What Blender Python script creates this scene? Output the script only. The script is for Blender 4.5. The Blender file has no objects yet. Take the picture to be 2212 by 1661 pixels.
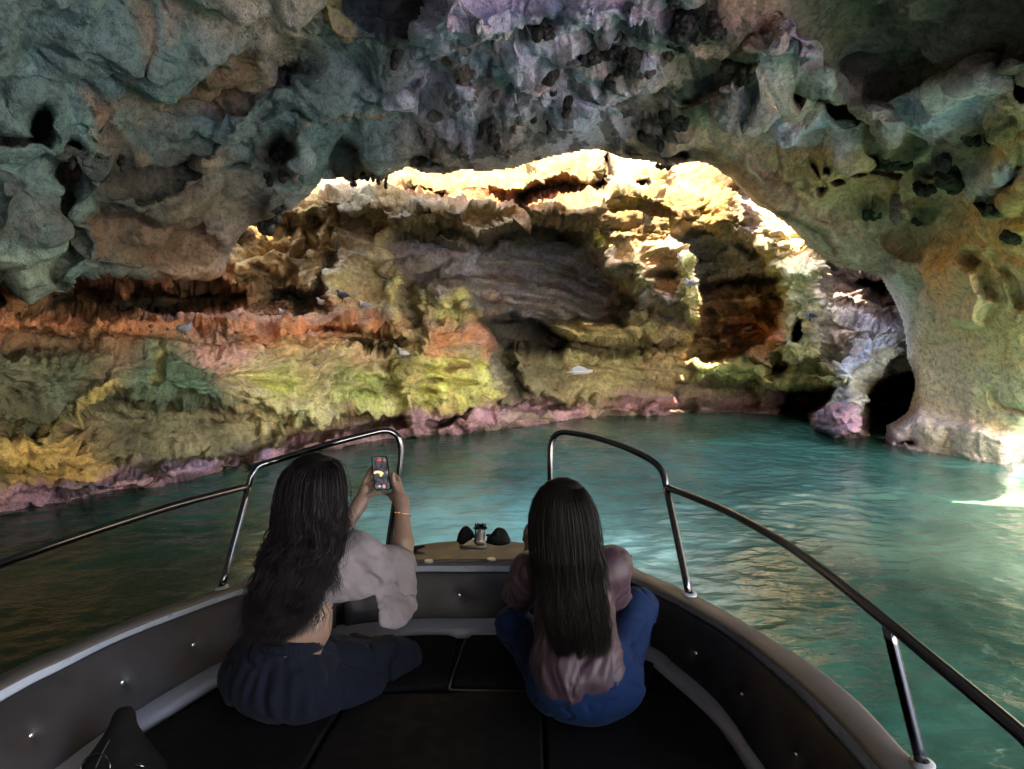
import bpy, math, random
import numpy as np
from mathutils import Vector

# ------------------------------------------------------------------ scene, camera, light
scene = bpy.context.scene
COL = scene.collection
CAM_H = 1.85                      # eye above the water
PITCH = math.radians(6.0)
F_PX = 1500.0                     # focal length for a 2212 px wide picture
CX, CY = 1106.0, 830.5

cam_data = bpy.data.cameras.new('camera')
cam = bpy.data.objects.new('camera', cam_data)
COL.objects.link(cam)
cam.location = (0, 0, CAM_H)
cam.rotation_euler = (math.radians(90) - PITCH, 0, 0)
cam_data.sensor_width = 36.0
cam_data.lens = 36.0 * F_PX / 2212.0
cam_data.clip_start = 0.05
cam_data.clip_end = 3000
scene.camera = cam

SUN_EL = math.radians(56)
SUN_AZ = math.radians(172)        # direction the light comes from, measured from +Y clockwise
world = bpy.data.worlds.new('World')
scene.world = world
world.use_nodes = True
wn = world.node_tree
wn.nodes.clear()
sky = wn.nodes.new('ShaderNodeTexSky')
sky.sky_type = 'NISHITA'
sky.sun_disc = False
sky.sun_elevation = SUN_EL
sky.sun_rotation = SUN_AZ
bg = wn.nodes.new('ShaderNodeBackground')
bg.inputs['Strength'].default_value = 0.15
wo = wn.nodes.new('ShaderNodeOutputWorld')
wn.links.new(sky.outputs[0], bg.inputs['Color'])
wn.links.new(bg.outputs[0], wo.inputs['Surface'])

sun_data = bpy.data.lights.new('sun', 'SUN')
sun_data.energy = 2.0
sun_data.angle = math.radians(0.53)
sun_data.color = (1.0, 0.93, 0.82)
sun = bpy.data.objects.new('sun', sun_data)
COL.objects.link(sun)
_d = Vector((math.sin(SUN_AZ) * math.cos(SUN_EL), math.cos(SUN_AZ) * math.cos(SUN_EL), math.sin(SUN_EL)))
sun.rotation_euler = _d.to_track_quat('Z', 'Y').to_euler()
sun.location = (0, 0, 20)

scene.view_settings.view_transform = 'Standard'
scene.view_settings.look = 'None'
scene.view_settings.exposure = 4.28
scene.view_settings.use_white_balance = True
scene.view_settings.white_balance_temperature = 8200
scene.view_settings.white_balance_tint = 19
scene.view_settings.gamma = 1.0
scene.view_settings.use_curve_mapping = False
scene.render.engine = 'CYCLES'
scene.cycles.max_bounces = 8
scene.cycles.diffuse_bounces = 5
scene.cycles.glossy_bounces = 4
scene.cycles.transmission_bounces = 4
scene.cycles.caustics_reflective = False
scene.cycles.caustics_refractive = False
scene.cycles.use_denoising = True
scene.cycles.sample_clamp_indirect = 8.0

random.seed(7)
RNG = np.random.default_rng(11)
CP, SP = math.cos(PITCH), math.sin(PITCH)

# ------------------------------------------------------------------ pixel helpers (2212 wide frame)
def ray(px, py):
    """direction with unit forward component (world Y)"""
    px = np.asarray(px, float); py = np.asarray(py, float)
    a = (px - CX) / F_PX
    b = (CY - py) / F_PX
    fwd = CP + b * SP
    up = b * CP - SP
    return a / fwd, np.ones_like(a + b), up / fwd

def P(px, py, Y):
    rx, _, rz = ray(px, py)
    return np.stack([rx * Y, np.broadcast_to(Y, np.shape(rx)) * 1.0, CAM_H + rz * Y], -1)

def PZ(px, py, z):
    """point of pixel on the horizontal plane z"""
    rx, _, rz = ray(px, py)
    Y = (z - CAM_H) / rz
    return np.array([float(rx * Y), float(Y), float(z)])

# ------------------------------------------------------------------ noise (numpy gradient noise)
_perm = RNG.permutation(4096).astype(np.int64)
_g = RNG.normal(size=(4096, 3)); _g /= np.linalg.norm(_g, axis=1)[:, None]
_g = _g.astype(np.float32)
def _h(i, j, k):
    return _perm[(_perm[(_perm[i & 4095] + j) & 4095] + k) & 4095]
def noise3(p):
    """gradient noise about -0.7..0.7 for points (N,3)"""
    p = np.asarray(p, np.float32)
    shp = p.shape[:-1]
    p = p.reshape(-1, 3)
    f0 = np.floor(p); i = f0.astype(np.int64); f = p - f0
    u = f * f * f * (f * (f * 6 - 15) + 10)
    out = 0
    for dx in (0, 1):
        wx = u[:, 0] if dx else 1 - u[:, 0]
        for dy in (0, 1):
            wy = u[:, 1] if dy else 1 - u[:, 1]
            for dz in (0, 1):
                wz = u[:, 2] if dz else 1 - u[:, 2]
                g = _g[_h(i[:, 0] + dx, i[:, 1] + dy, i[:, 2] + dz)]
                d = g[:, 0] * (f[:, 0] - dx) + g[:, 1] * (f[:, 1] - dy) + g[:, 2] * (f[:, 2] - dz)
                out = out + wx * wy * wz * d
    return out.reshape(shp)
def fbm(p, octaves=4, lac=2.03, gain=0.5):
    a, s, out = 1.0, 1.0, 0
    for o in range(octaves):
        out = out + a * noise3(np.asarray(p) * s + 17.3 * o)
        s *= lac; a *= gain
    return out
def billow(p, octaves=3, lac=2.1, gain=0.5):
    a, s, out = 1.0, 1.0, 0
    for o in range(octaves):
        out = out + a * (np.abs(noise3(np.asarray(p) * s + 9.1 * o)) * 2 - 0.35)
        s *= lac; a *= gain
    return out
def cells(p):
    """distance to the nearest random feature point (N,3)"""
    p = np.asarray(p, np.float32)
    f0 = np.floor(p); i = f0.astype(np.int64)
    best = np.full(len(p), 9.0, np.float32)
    for dx in (-1, 0, 1):
        for dy in (-1, 0, 1):
            for dz in (-1, 0, 1):
                c = i + np.array([dx, dy, dz])
                h = _h(c[:, 0], c[:, 1], c[:, 2])
                q = c + 0.5 + 0.45 * _g[h]
                d = ((q - p) ** 2).sum(1)
                best = np.minimum(best, d)
    return np.sqrt(best)
def sstep(a, b, x):
    t = np.clip((x - a) / (b - a), 0, 1)
    return t * t * (3 - 2 * t)

def tps(ctrl, X, Y, smooth=0.0):
    """thin plate spline through (x, y, value) control points"""
    c = np.array(ctrl, float)
    s = 1000.0
    cx, cy, v = c[:, 0] / s, c[:, 1] / s, c[:, 2]
    def U(r2):
        return 0.5 * r2 * np.log(r2 + 1e-12)
    n = len(c)
    K = U((cx[:, None] - cx) ** 2 + (cy[:, None] - cy) ** 2) + smooth * np.eye(n)
    Q = np.stack([np.ones(n), cx, cy], 1)
    A = np.zeros((n + 3, n + 3)); A[:n, :n] = K; A[:n, n:] = Q; A[n:, :n] = Q.T
    w = np.linalg.solve(A, np.concatenate([v, np.zeros(3)]))
    x = np.asarray(X) / s; y = np.asarray(Y) / s
    out = w[n] + w[n + 1] * x + w[n + 2] * y
    for k in range(n):
        out = out + w[k] * U((x - cx[k]) ** 2 + (y - cy[k]) ** 2)
    return out

def poly_sdf(pts, X, Y):
    """signed distance to a closed polygon, positive inside"""
    p = np.array(pts, float); q = np.roll(p, -1, 0)
    d = np.full(X.shape, 1e9); inside = np.zeros(X.shape, bool)
    for (x0, y0), (x1, y1) in zip(p, q):
        ex, ey = x1 - x0, y1 - y0
        t = np.clip(((X - x0) * ex + (Y - y0) * ey) / (ex * ex + ey * ey + 1e-9), 0, 1)
        d = np.minimum(d, (X - x0 - t * ex) ** 2 + (Y - y0 - t * ey) ** 2)
        c = ((y0 > Y) != (y1 > Y))
        with np.errstate(divide='ignore', invalid='ignore'):
            xi = (x1 - x0) * (Y - y0) / (y1 - y0 + 1e-12) + x0
        inside ^= c & (X < xi)
    d = np.sqrt(d)
    return np.where(inside, d, -d)
def line_dist(pts, X, Y):
    d = np.full(X.shape, 1e9)
    for (x0, y0), (x1, y1) in zip(pts[:-1], pts[1:]):
        ex, ey = x1 - x0, y1 - y0
        t = np.clip(((X - x0) * ex + (Y - y0) * ey) / (ex * ex + ey * ey + 1e-9), 0, 1)
        d = np.minimum(d, (X - x0 - t * ex) ** 2 + (Y - y0 - t * ey) ** 2)
    return np.sqrt(d)

# ------------------------------------------------------------------ object helpers
def mesh_np(name, V, F, smooth=True, mat=None, parent=None, colors=None):
    """V (n,3) floats, F (m,3) or (m,4) ints or a list of such arrays"""
    me = bpy.data.meshes.new(name)
    V = np.asarray(V, np.float32)
    Fs = F if isinstance(F, list) else [F]
    Fs = [np.asarray(f, np.int32) for f in Fs if len(f)]
    me.vertices.add(len(V)); me.vertices.foreach_set('co', V.ravel())
    nl = sum(f.size for f in Fs); nf = sum(len(f) for f in Fs)
    me.loops.add(nl); me.loops.foreach_set('vertex_index', np.concatenate([f.ravel() for f in Fs]))
    me.polygons.add(nf)
    sizes = np.concatenate([np.full(len(f), f.shape[1], np.int32) for f in Fs])
    starts = np.concatenate([[0], np.cumsum(sizes)[:-1]]).astype(np.int32)
    me.polygons.foreach_set('loop_start', starts)
    me.update(calc_edges=True)
    me.polygons.foreach_set('use_smooth', np.full(nf, smooth, bool))
    if colors is not None:
        ca = me.color_attributes.new('Col', 'FLOAT_COLOR', 'POINT')
        c4 = np.ones((len(V), 4), np.float32); c4[:, :3] = colors
        ca.data.foreach_set('color', c4.ravel())
    if mat is not None:
        me.materials.append(mat)
    me.validate()
    o = bpy.data.objects.new(name, me)
    COL.objects.link(o)
    if parent is not None:
        o.parent = parent
    return o

def tag(o, label=None, cat=None, group=None, kind=None):
    if label: o['label'] = label
    if cat: o['category'] = cat
    if group: o['group'] = group
    if kind: o['kind'] = kind
    return o
def empty(name, loc=(0, 0, 0)):
    o = bpy.data.objects.new(name, None)
    COL.objects.link(o); o.location = loc
    o.empty_display_size = 0.1
    return o
def grid_faces(nu, nv):
    i = np.arange(nu * nv).reshape(nv, nu)
    return np.stack([i[:-1, :-1], i[:-1, 1:], i[1:, 1:], i[1:, :-1]], -1).reshape(-1, 4)

# ------------------------------------------------------------------ material helpers
class NT:
    def __init__(self, name):
        self.m = bpy.data.materials.new(name); self.m.use_nodes = True
        self.t = self.m.node_tree; self.t.nodes.clear()
        self.out = self.n('ShaderNodeOutputMaterial')
        self.b = self.n('ShaderNodeBsdfPrincipled')
        self.l(self.b.outputs[0], self.out.inputs['Surface'])
    def n(self, t, **kw):
        x = self.t.nodes.new(t)
        for k, v in kw.items(): setattr(x, k, v)
        return x
    def l(self, a, b): self.t.links.new(a, b)
    def pos(self, scale=(1, 1, 1)):
        g = self.n('ShaderNodeNewGeometry'); v = self.n('ShaderNodeVectorMath', operation='MULTIPLY')
        self.l(g.outputs['Position'], v.inputs[0]); v.inputs[1].default_value = scale
        return v.outputs[0]
    def objpos(self, scale=(1, 1, 1)):
        g = self.n('ShaderNodeTexCoord'); v = self.n('ShaderNodeVectorMath', operation='MULTIPLY')
        self.l(g.outputs['Object'], v.inputs[0]); v.inputs[1].default_value = scale
        return v.outputs[0]
    def noise(self, vec, scale, detail=4, rough=0.55, dist=0.0):
        x = self.n('ShaderNodeTexNoise'); self.l(vec, x.inputs['Vector'])
        x.inputs['Scale'].default_value = scale; x.inputs['Detail'].default_value = detail
        x.inputs['Roughness'].default_value = rough; x.inputs['Distortion'].default_value = dist
        return x.outputs['Fac']
    def ramp(self, fac, stops):
        r = self.n('ShaderNodeValToRGB'); self.l(fac, r.inputs[0])
        e = r.color_ramp.elements
        while len(e) < len(stops): e.new(0.5)
        for k, (p, c) in enumerate(stops):
            e[k].position = p; e[k].color = (*c, 1) if len(c) == 3 else c
        return r.outputs[0]
    def math(self, op, a, b=None, c=None, clamp=False):
        x = self.n('ShaderNodeMath', operation=op, use_clamp=clamp)
        for k, v in enumerate((a, b, c)):
            if v is None: continue
            if isinstance(v, (int, float)): x.inputs[k].default_value = v
            else: self.l(v, x.inputs[k])
        return x.outputs[0]
    def mix(self, fac, a, b, mode='MIX'):
        x = self.n('ShaderNodeMix', data_type='RGBA', blend_type=mode)
        for s, v in ((x.inputs[0], fac), (x.inputs[6], a), (x.inputs[7], b)):
            if isinstance(v, (int, float)): s.default_value = v
            elif isinstance(v, tuple): s.default_value = (*v, 1)
            else: self.l(v, s)
        return x.outputs[2]
    def bump(self, h, strength=0.5, dist=0.01, normal=None):
        x = self.n('ShaderNodeBump'); self.l(h, x.inputs['Height'])
        x.inputs['Strength'].default_value = strength; x.inputs['Distance'].default_value = dist
        if normal is not None: self.l(normal, x.inputs['Normal'])
        return x.outputs[0]
    def set(self, **kw):
        for k, v in kw.items():
            s = self.b.inputs[k.replace('_', ' ')]
            if isinstance(v, (int, float)): s.default_value = v
            elif isinstance(v, tuple): s.default_value = (*v, 1) if len(v) == 3 and s.type == 'RGBA' else v
            else: self.l(v, s)
        return self

def simple(name, col, rough=0.5, metal=0.0, var=0.15, scale=8, bump=0.0, bscale=200, sheen=0.0, spec=0.5):
    t = NT(name)
    v = t.pos()
    n = t.noise(v, scale, 4)
    lo = tuple(c * (1 - var) for c in col); hi = tuple(min(1, c * (1 + var)) for c in col)
    t.set(Base_Color=t.ramp(n, [(0.3, lo), (0.7, hi)]), Metallic=metal)
    r = t.ramp(t.noise(v, scale * 2.3, 3), [(0.3, (rough * .85,) * 3), (0.7, (min(1, rough * 1.15),) * 3)])
    t.set(Roughness=r)
    if bump: t.set(Normal=t.bump(t.noise(v, bscale, 3), bump, 0.002))
    t.b.inputs['Specular IOR Level'].default_value = spec
    if sheen:
        t.b.inputs['Sheen Weight'].default_value = sheen
    return t.m
# ------------------------------------------------------------------ rock material
def rock_material(name, wet=True):
    t = NT(name)
    at = t.n('ShaderNodeAttribute', attribute_name='Col')
    v = t.pos()
    n1 = t.noise(v, 3.1, 6, 0.6, 0.2)
    n2 = t.noise(v, 17, 6, 0.6)
    n3 = t.noise(v, 70, 4, 0.6)
    c = t.mix(t.math('MULTIPLY', t.math('SUBTRACT', n1, 0.35, clamp=True), 0.9), at.outputs['Color'],
              t.mix(0.5, at.outputs['Color'], (0.30, 0.22, 0.13)))
    k = t.ramp(n2, [(0.32, (0.62,) * 3), (0.5, (1.06,) * 3), (0.70, (1.32, 1.28, 1.2))])
    c = t.mix(1.0, c, k, 'MULTIPLY')
    k2 = t.ramp(n3, [(0.33, (0.62,) * 3), (0.48, (1,) * 3), (0.8, (1.12,) * 3)])
    c = t.mix(0.8, c, k2, 'MULTIPLY')
    sp = t.n('ShaderNodeTexVoronoi'); t.l(v, sp.inputs['Vector']); sp.inputs['Scale'].default_value = 26
    ck = t.noise(t.pos((1, 1, 1.9)), 2.2, 6, 0.55, 0.0)
    crack = t.ramp(t.math('ABSOLUTE', t.math('SUBTRACT', ck, 0.5)), [(0.0, (0, 0, 0)), (0.012, (1, 1, 1))])
    c = t.mix(0.30, c, crack, 'MULTIPLY')
    pits = t.ramp(sp.outputs['Distance'], [(0.05, (0, 0, 0)), (0.32, (1, 1, 1))])
    gx = t.n('ShaderNodeSeparateXYZ'); t.l(v, gx.inputs[0])
    wetz = t.n('ShaderNodeMapRange'); t.l(gx.outputs['Z'], wetz.inputs[0])
    wetz.inputs[1].default_value = 0.05; wetz.inputs[2].default_value = 0.7
    wetz.inputs[3].default_value = 0.42; wetz.inputs[4].default_value = 0.88
    t.set(Base_Color=c, Roughness=wetz.outputs[0])
    h = t.math('ADD', t.math('MULTIPLY', n2, 1.0), t.math('MULTIPLY', n3, 0.35))
    h = t.math('ADD', h, t.math('MULTIPLY', pits, 0.25))
    h = t.math('ADD', h, t.math('MULTIPLY', crack, 0.10))
    t.set(Normal=t.bump(h, 0.8, 0.045))
    return t.m
ROCK = rock_material('limestone')

# rock colours; teal and bluish ones also carry bounce light, darkest ones hollow shade
TEAL = (.12, .235, .23); TEALD = (.06, .10, .10); BROWN = (.24, .165, .09); DBROWN = (.10, .07, .04)
PALE = (.52, .56, .72); BLUEG = (.38, .41, .50); TAN = (.47, .37, .26); PINK = (.50, .34, .26)
OCHRE = (.58, .39, .16); OLIVE = (.27, .25, .10); BLACK = (.018, .018, .017); GREY = (.34, .33, .37)
RED = (.46, .17, .075); ORANGE = (.56, .27, .09); LIME = (.50, .50, .11); YEL = (.62, .50, .20)
MAUVE = (.34, .18, .225); PURPLE = (.38, .26, .44); GREEN = (.07, .13, .07); CREAM = (.56, .48, .31)
WHITE = (.60, .55, .44); LGREY = (.46, .46, .47)

class Sheet:
    """rock surface described over the picture plane, every vertex with its own real distance"""
    def __init__(self, x0, x1, y0, y1, step, seed):
        self.xs = np.arange(x0, x1 + 0.1, step); self.ys = np.arange(y0, y1 + 0.1, step)
        self.X, self.Y = np.meshgrid(self.xs, self.ys)
        self.shape = self.X.shape
        q = np.stack([self.X / 160, self.Y / 160, np.full(self.shape, seed * 7.7)], -1)
        self.wx = 26 * fbm(q, 5, gain=0.6); self.wy = 22 * fbm(q + 31.7, 5, gain=0.6)
        self.fine = fbm(q * 4 + 5, 4)
        self.D = None; self.C = None; self.gain = 1.0
        self.step = step
    def _sub(self, pts, pad):
        a = np.array(pts, float)
        i0 = max(0, int((a[:, 0].min() - pad - self.xs[0]) / self.step)); i1 = int((a[:, 0].max() + pad - self.xs[0]) / self.step) + 2
        j0 = max(0, int((a[:, 1].min() - pad - self.ys[0]) / self.step)); j1 = int((a[:, 1].max() + pad - self.ys[0]) / self.step) + 2
        return slice(j0, max(j1, j0)), slice(i0, max(i1, i0))
    def poly(self, pts, soft=12, warp=1.0):
        s = self._sub(pts, soft + 40)
        d = poly_sdf(pts, self.X[s] + warp * self.wx[s], self.Y[s] + warp * self.wy[s])
        return s, sstep(-soft, soft, d)
    def line(self, pts, w, soft=8, warp=0.7):
        s = self._sub(pts, w + soft + 40)
        d = line_dist(pts, self.X[s] + warp * self.wx[s], self.Y[s] + warp * self.wy[s])
        return s, 1 - sstep(w - soft, w + soft, d)
    def blob(self, cx, cy, rx, ry, rot=0, warp=0.7, dome=True):
        s = self._sub([(cx - rx * 2, cy - ry * 2), (cx + rx * 2, cy + ry * 2)], 30)
        a = math.radians(rot)
        x = self.X[s] + warp * self.wx[s] - cx; y = self.Y[s] + warp * self.wy[s] - cy
        u = (x * math.cos(a) + y * math.sin(a)) / rx; w = (-x * math.sin(a) + y * math.cos(a)) / ry
        r2 = u * u + w * w
        if dome: return s, np.sqrt(np.clip(1 - r2 / 1.5, 0, 1))
        return s, 1 - sstep(0.6, 1.25, np.sqrt(r2))
    def depth(self, sm, amp):
        s, m = sm; self.D[s] -= amp * m * (self.gain if abs(amp) < 1.5 else 1)            # positive amp = towards the viewer
    def paint(self, sm, col, a=0.85):
        s, m = sm
        k = np.clip(m * a * (1 + 0.9 * self.fine[s]), 0, 1)[..., None]
        self.C[s] = self.C[s] * (1 - k) + np.array(col) * k
    def both(self, sm, col, amp, a=0.85):  # dark colours on negative depths also paint shade into the hollows
        self.depth(sm, amp); self.paint(sm, col, a)
    def base(self, ctrl, cctrl):
        self.D = tps(ctrl, self.X, self.Y)
        # colours: inverse distance weights of colour seeds
        W = 0; C = 0
        x = self.X + 2.2 * self.wx; y = self.Y + 2.2 * self.wy
        for (cx, cy, c) in cctrl:
            w = 1.0 / (((x - cx) ** 2 + (y - cy) ** 2) / 1e4 + 0.05) ** 2
            W = W + w; C = C + w[..., None] * np.array(c)
        self.C = C / W[..., None]

def world_pos(S):
    rx, _, rz = ray(S.X, S.Y)
    return np.stack([rx * S.D, S.D, CAM_H + rz * S.D], -1)
def normals(p):
    du = np.gradient(p, axis=1); dv = np.gradient(p, axis=0)
    n = np.cross(dv, du)
    n /= np.linalg.norm(n, axis=-1)[..., None] + 1e-9
    s = np.sign((n * (p - np.array([0, 0, CAM_H]))).sum(-1))
    return n * -s[..., None]
def smooth2(a, k):
    for _ in range(k):
        b = a.copy()
        b[1:-1] = (a[:-2] + 2 * a[1:-1] + a[2:]) / 4
        a = b.copy()
        a[:, 1:-1] = (b[:, :-2] + 2 * b[:, 1:-1] + b[:, 2:]) / 4
    return a

# ================================================================== A: near rock (roof, arch lip, right pillar)
LIP = [(-420, 560), (0, 606), (60, 640), (150, 618), (250, 600), (400, 603), (445, 600), (474, 584), (488, 556), (508, 522), (540, 494),
       (590, 478), (640, 452), (672, 425), (702, 388), (735, 384), (758, 398), (790, 380), (822, 392), (850, 372), (880, 362),
       (920, 374), (965, 378), (1000, 370), (1040, 376), (1080, 372), (1112, 366), (1150, 350), (1200, 336), (1250, 330),
       (1292, 324), (1320, 334), (1345, 342), (1400, 349), (1440, 358), (1475, 350), (1505, 352), (1540, 362), (1575, 384),
       (1604, 412), (1640, 446), (1680, 474), (1720, 505), (1752, 536), (1790, 565), (1830, 582), (1868, 588), (1902, 594),
       (1912, 622), (1926, 650), (1944, 690), (1952, 735), (1960, 780), (1974, 815), (1975, 850), (1962, 885), (1935, 905),
       (1912, 918), (1906, 952), (1906, 1010), (2100, 1060), (2196, 1050), (2190, 1000), (2192, 962), (2212, 935),
       (2260, 890), (2340, 790), (2460, 640), (2620, 520), (2620, -420), (-420, -420)]
A = Sheet(-420, 2600, -420, 1060, 3.0, 1)
A.base([(-420, -420, 2.6), (-420, 0, 3.2), (-420, 300, 4.0), (-420, 620, 4.9),
        (0, -420, 2.9), (0, 0, 4.2), (0, 300, 5.2), (0, 600, 6.3), (400, -400, 3.0), (400, 0, 4.9), (400, 300, 6.5), (400, 600, 8.0),
        (700, -400, 3.2), (700, 0, 5.3), (700, 390, 8.3), (1100, -400, 3.3), (1100, 0, 5.2), (1100, 200, 6.8), (1100, 365, 8.6),
        (1500, -400, 3.2), (1500, 0, 5.3), (1500, 200, 6.9), (1500, 350, 8.6), (1600, 410, 8.8), (1740, 525, 8.9), (1900, 600, 9.1),
        (1950, 0, 4.8), (1950, 200, 6.2), (1950, 400, 7.5), (1940, 690, 9.3), (1965, 800, 9.5), (1908, 950, 9.9), (2010, 965, 9.35),
        (2010, 850, 9.1), (2100, 985, 8.8), (2212, 1000, 8.3), (2212, 850, 7.7), (2212, 600, 6.7), (2212, 300, 5.3), (2212, 0, 4.2),
        (2212, -400, 2.9), (2600, -400, 2.6), (2600, 0, 3.6), (2600, 400, 4.8), (2600, 860, 6.2), (500, 520, 8.5), (2050, 650, 8.1)],
       [(0, 0, TEAL), (300, 100, TEAL), (100, 350, TEAL), (500, 300, TEAL), (700, 200, TEAL), (600, 50, (.36, .35, .28)), (60, 560, TEAL),
        (250, 520, TEALD), (450, 450, (.18, .17, .13)), (400, 560, (.30, .21, .14)), (700, 330, TEAL), (820, 80, TEALD), (800, 250, (.17, .29, .285)),
        (980, 60, PALE), (1100, 100, (.46, .47, .60)), (1250, 250, (.50, .50, .60)), (1000, 250, (.34, .35, .42)), (1300, 60, (.46, .50, .64)),
        (1100, 320, (.38, .34, .31)), (950, 330, (.28, .27, .24)), (1450, 60, (.42, .42, .5)), (1500, 150, (.6, .44, .32)), (1600, 90, (.58, .38, .28)), (1620, 230, (.6, .45, .34)),
        (1450, 300, (.44, .33, .24)), (1700, 300, (.60, .50, .46)), (1800, 60, (.22, .20, .18)), (1950, 90, (.10, .085, .07)), (2100, 80, (.09, .075, .06)),
        (2040, 240, (.66, .62, .72)), (2150, 340, (.68, .5, .24)), (1850, 400, (.68, .48, .24)), (1700, 400, (.60, .46, .28)), (1640, 400, (.42, .33, .22)),
        (1800, 520, (.48, .39, .27)), (1950, 480, (.66, .54, .34)), (2100, 500, (.58, .44, .24)), (2200, 430, OCHRE), (1930, 620, LGREY), (1950, 700, LGREY),
        (2050, 620, OCHRE), (2150, 600, (.5, .38, .2)), (2180, 720, (.60, .45, .2)), (2060, 750, (.62, .52, .28)), (1995, 720, CREAM), (2000, 820, CREAM),
        (2120, 840, (.58, .54, .42)), (2050, 900, LGREY), (2150, 900, (.55, .52, .46)), (1980, 950, PURPLE), (2100, 970, PURPLE), (2400, 600, TAN), (2400, 100, TAN)])

def lumps(S, items, col, amp, a=0.8):
    for (cx, cy, rx, ry, *r) in items:
        S.both(S.blob(cx, cy, rx * 1.25, ry * 1.25, r[0] if r else 0, 0.6), col, amp * min(rx, ry) / 35.0, a)
# left roof
A.paint(A.poly([(565, 129), (577, 164), (487, 230), (351, 265), (339, 250), (460, 168)], 14), BROWN, 0.95)
A.both(A.line([(330, 270), (460, 240), (590, 170), (620, 130)], 22, 18), BROWN, -0.28, 0.5)
A.paint(A.poly([(187, 226), (273, 218), (331, 253), (273, 273), (218, 281)], 12), (.28, .2, .14))
A.both(A.poly([(324, 12), (335, 98), (250, 172), (273, 129), (300, 60)], 12), (.27, .2, .13), -0.08)
A.paint(A.poly([(351, 23), (520, 40), (600, 60), (560, 90), (420, 70), (350, 90)], 16), (.27, .23, .17), 0.8)
A.both(A.blob(88, 262, 24, 36, 15, 0.5, False), DBROWN, -1.2)
A.both(A.line([(0, 296), (60, 306), (100, 290)], 14, 9), DBROWN, -0.5)
A.both(A.blob(156, 324, 13, 19, 0, 0.5, False), DBROWN, -0.6)
A.both(A.blob(215, 370, 40, 30, 0, 0.8), (.05, .05, .05), 0.25)
A.both(A.poly([(270, 330), (400, 330), (420, 380), (300, 420), (230, 400)], 30), (.07, .075, .06), -0.5)
A.both(A.line([(150, 380), (145, 450), (150, 540), (120, 600)], 16, 12), DBROWN, -0.7, 0.8)
A.both(A.poly([(0, 380), (90, 400), (140, 450), (120, 520), (0, 520)], 22), (.08, .085, .09), 0.3, 0.7)
A.both(A.poly([(0, 530), (100, 520), (165, 545), (140, 610), (60, 635), (0, 600)], 16), (.20, .29, .24), 0.25, 0.9)
A.both(A.line([(200, 300), (240, 330), (275, 300), (300, 330)], 12, 9), (.33, .26, .18), 0.12, 0.8)
A.both(A.poly([(585, 125), (640, 118), (668, 150), (650, 200), (590, 190)], 16), TEALD, -0.5, 0.8)
A.both(A.line([(280, 310), (380, 300), (470, 325), (520, 360)], 14, 12), TEALD, -0.25, 0.7)
A.both(A.blob(460, 350, 46, 16, 0, 0.5), (.3, .22, .15), 0.25, 0.7)
A.both(A.blob(610, 330, 30, 26, 0, 0.5, False), DBROWN, -0.7)
A.both(A.blob(655, 330, 24, 30, 0, 0.5), (.28, .36, .37), 0.3)
A.both(A.poly([(700, 375), (715, 330), (745, 308), (775, 320), (785, 372), (760, 398)], 10), BLACK, -0.8, 0.8)
A.both(A.line([(600, 350), (660, 270), (740, 250), (830, 255)], 11, 12), BROWN, 0.18, 0.7)
A.both(A.blob(630, 285, 50, 40, 0, 0.8), TEAL, 0.25, 0.5)
A.both(A.blob(520, 290, 60, 50, 20, 0.8), (.27, .36, .36), 0.3, 0.7)
A.both(A.poly([(560, 455), (590, 420), (660, 405), (690, 420), (640, 455), (590, 475)], 10), (.22, .3, .31), 0.2, 0.8)
A.both(A.poly([(420, 520), (480, 480), (560, 490), (480, 560)], 14), (.23, .22, .22), 0.1, 0.6)
A.both(A.poly([(180, 470), (420, 480), (470, 540), (380, 575), (200, 560)], 22), (.17, .11, .07), -0.25, 0.8)
# top dark hollow
A.both(A.poly([(735, -40), (930, -40), (915, 40), (870, 75), (790, 60), (742, 30)], 22), TEALD, -0.7, 0.9)
A.both(A.blob(812, 150, 90, 60, 0, 0.8), (.15, .22, .23), -0.2, 0.7)
A.paint(A.blob(735, 45, 40, 60, 0, 0.8, False), (.27, .22, .11), 0.8)
A.both(A.poly([(887, 356), (900, 326), (955, 318), (962, 358)], 10), BLACK, -0.5, 0.7)
A.both(A.blob(952, 340, 28, 22, 0, 0.5), (.2, .25, .27), 0.2, 0.8)
# pale lumps
lumps(A, [(978, 62, 60, 40, 20), (1098, 120, 48, 26, -15), (1090, 62, 56, 26, -10), (1118, 170, 20, 24), (1300, 45, 55, 30), (1394, 58, 30, 30),
          (1150, 230, 50, 22), (1258, 266, 62, 28, -10), (1252, 162, 42, 16), (990, 215, 34, 24), (1015, 240, 22, 18), (1200, 100, 40, 20),
          (870, 215, 26, 16), (1400, 150, 24, 12)], (.62, .68, .82), 0.42, 1.0)
lumps(A, [(1657, 143, 46, 44), (1717, 87, 40, 28, 30), (1760, 150, 40, 34, 40)], BLUEG, 0.5)
lumps(A, [(1683, 264, 30, 17, 30), (1816, 300, 52, 27, 30), (1740, 280, 28, 14, 30), (1760, 165, 14, 8)], (.60, .65, .80), 0.2, 1.0)
lumps(A, [(1887, 278, 46, 33, 40), (1590, 215, 50, 42, 30)], (.23, .24, .28), 0.7)
A.paint(A.poly([(1928, 239), (1969, 204), (2037, 181), (2140, 184), (2170, 204), (2123, 239), (2054, 262), (1945, 283)], 10), (.60, .65, .80), 1.0)
A.both(A.poly([(1741, 34), (1765, 68), (1826, 112), (1850, 170), (1884, 218), (1932, 194), (1969, 184), (2020, 167), (2140, 147), (2260, 110),
               (2300, 30), (2150, 10), (2080, -60), (1741, -60)], 22), (.15, .125, .10), -0.38, 0.75)
A.paint(A.poly([(2085, -30), (2150, 10), (2260, 30), (2260, -60)], 12), PALE, 0.9)
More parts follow.
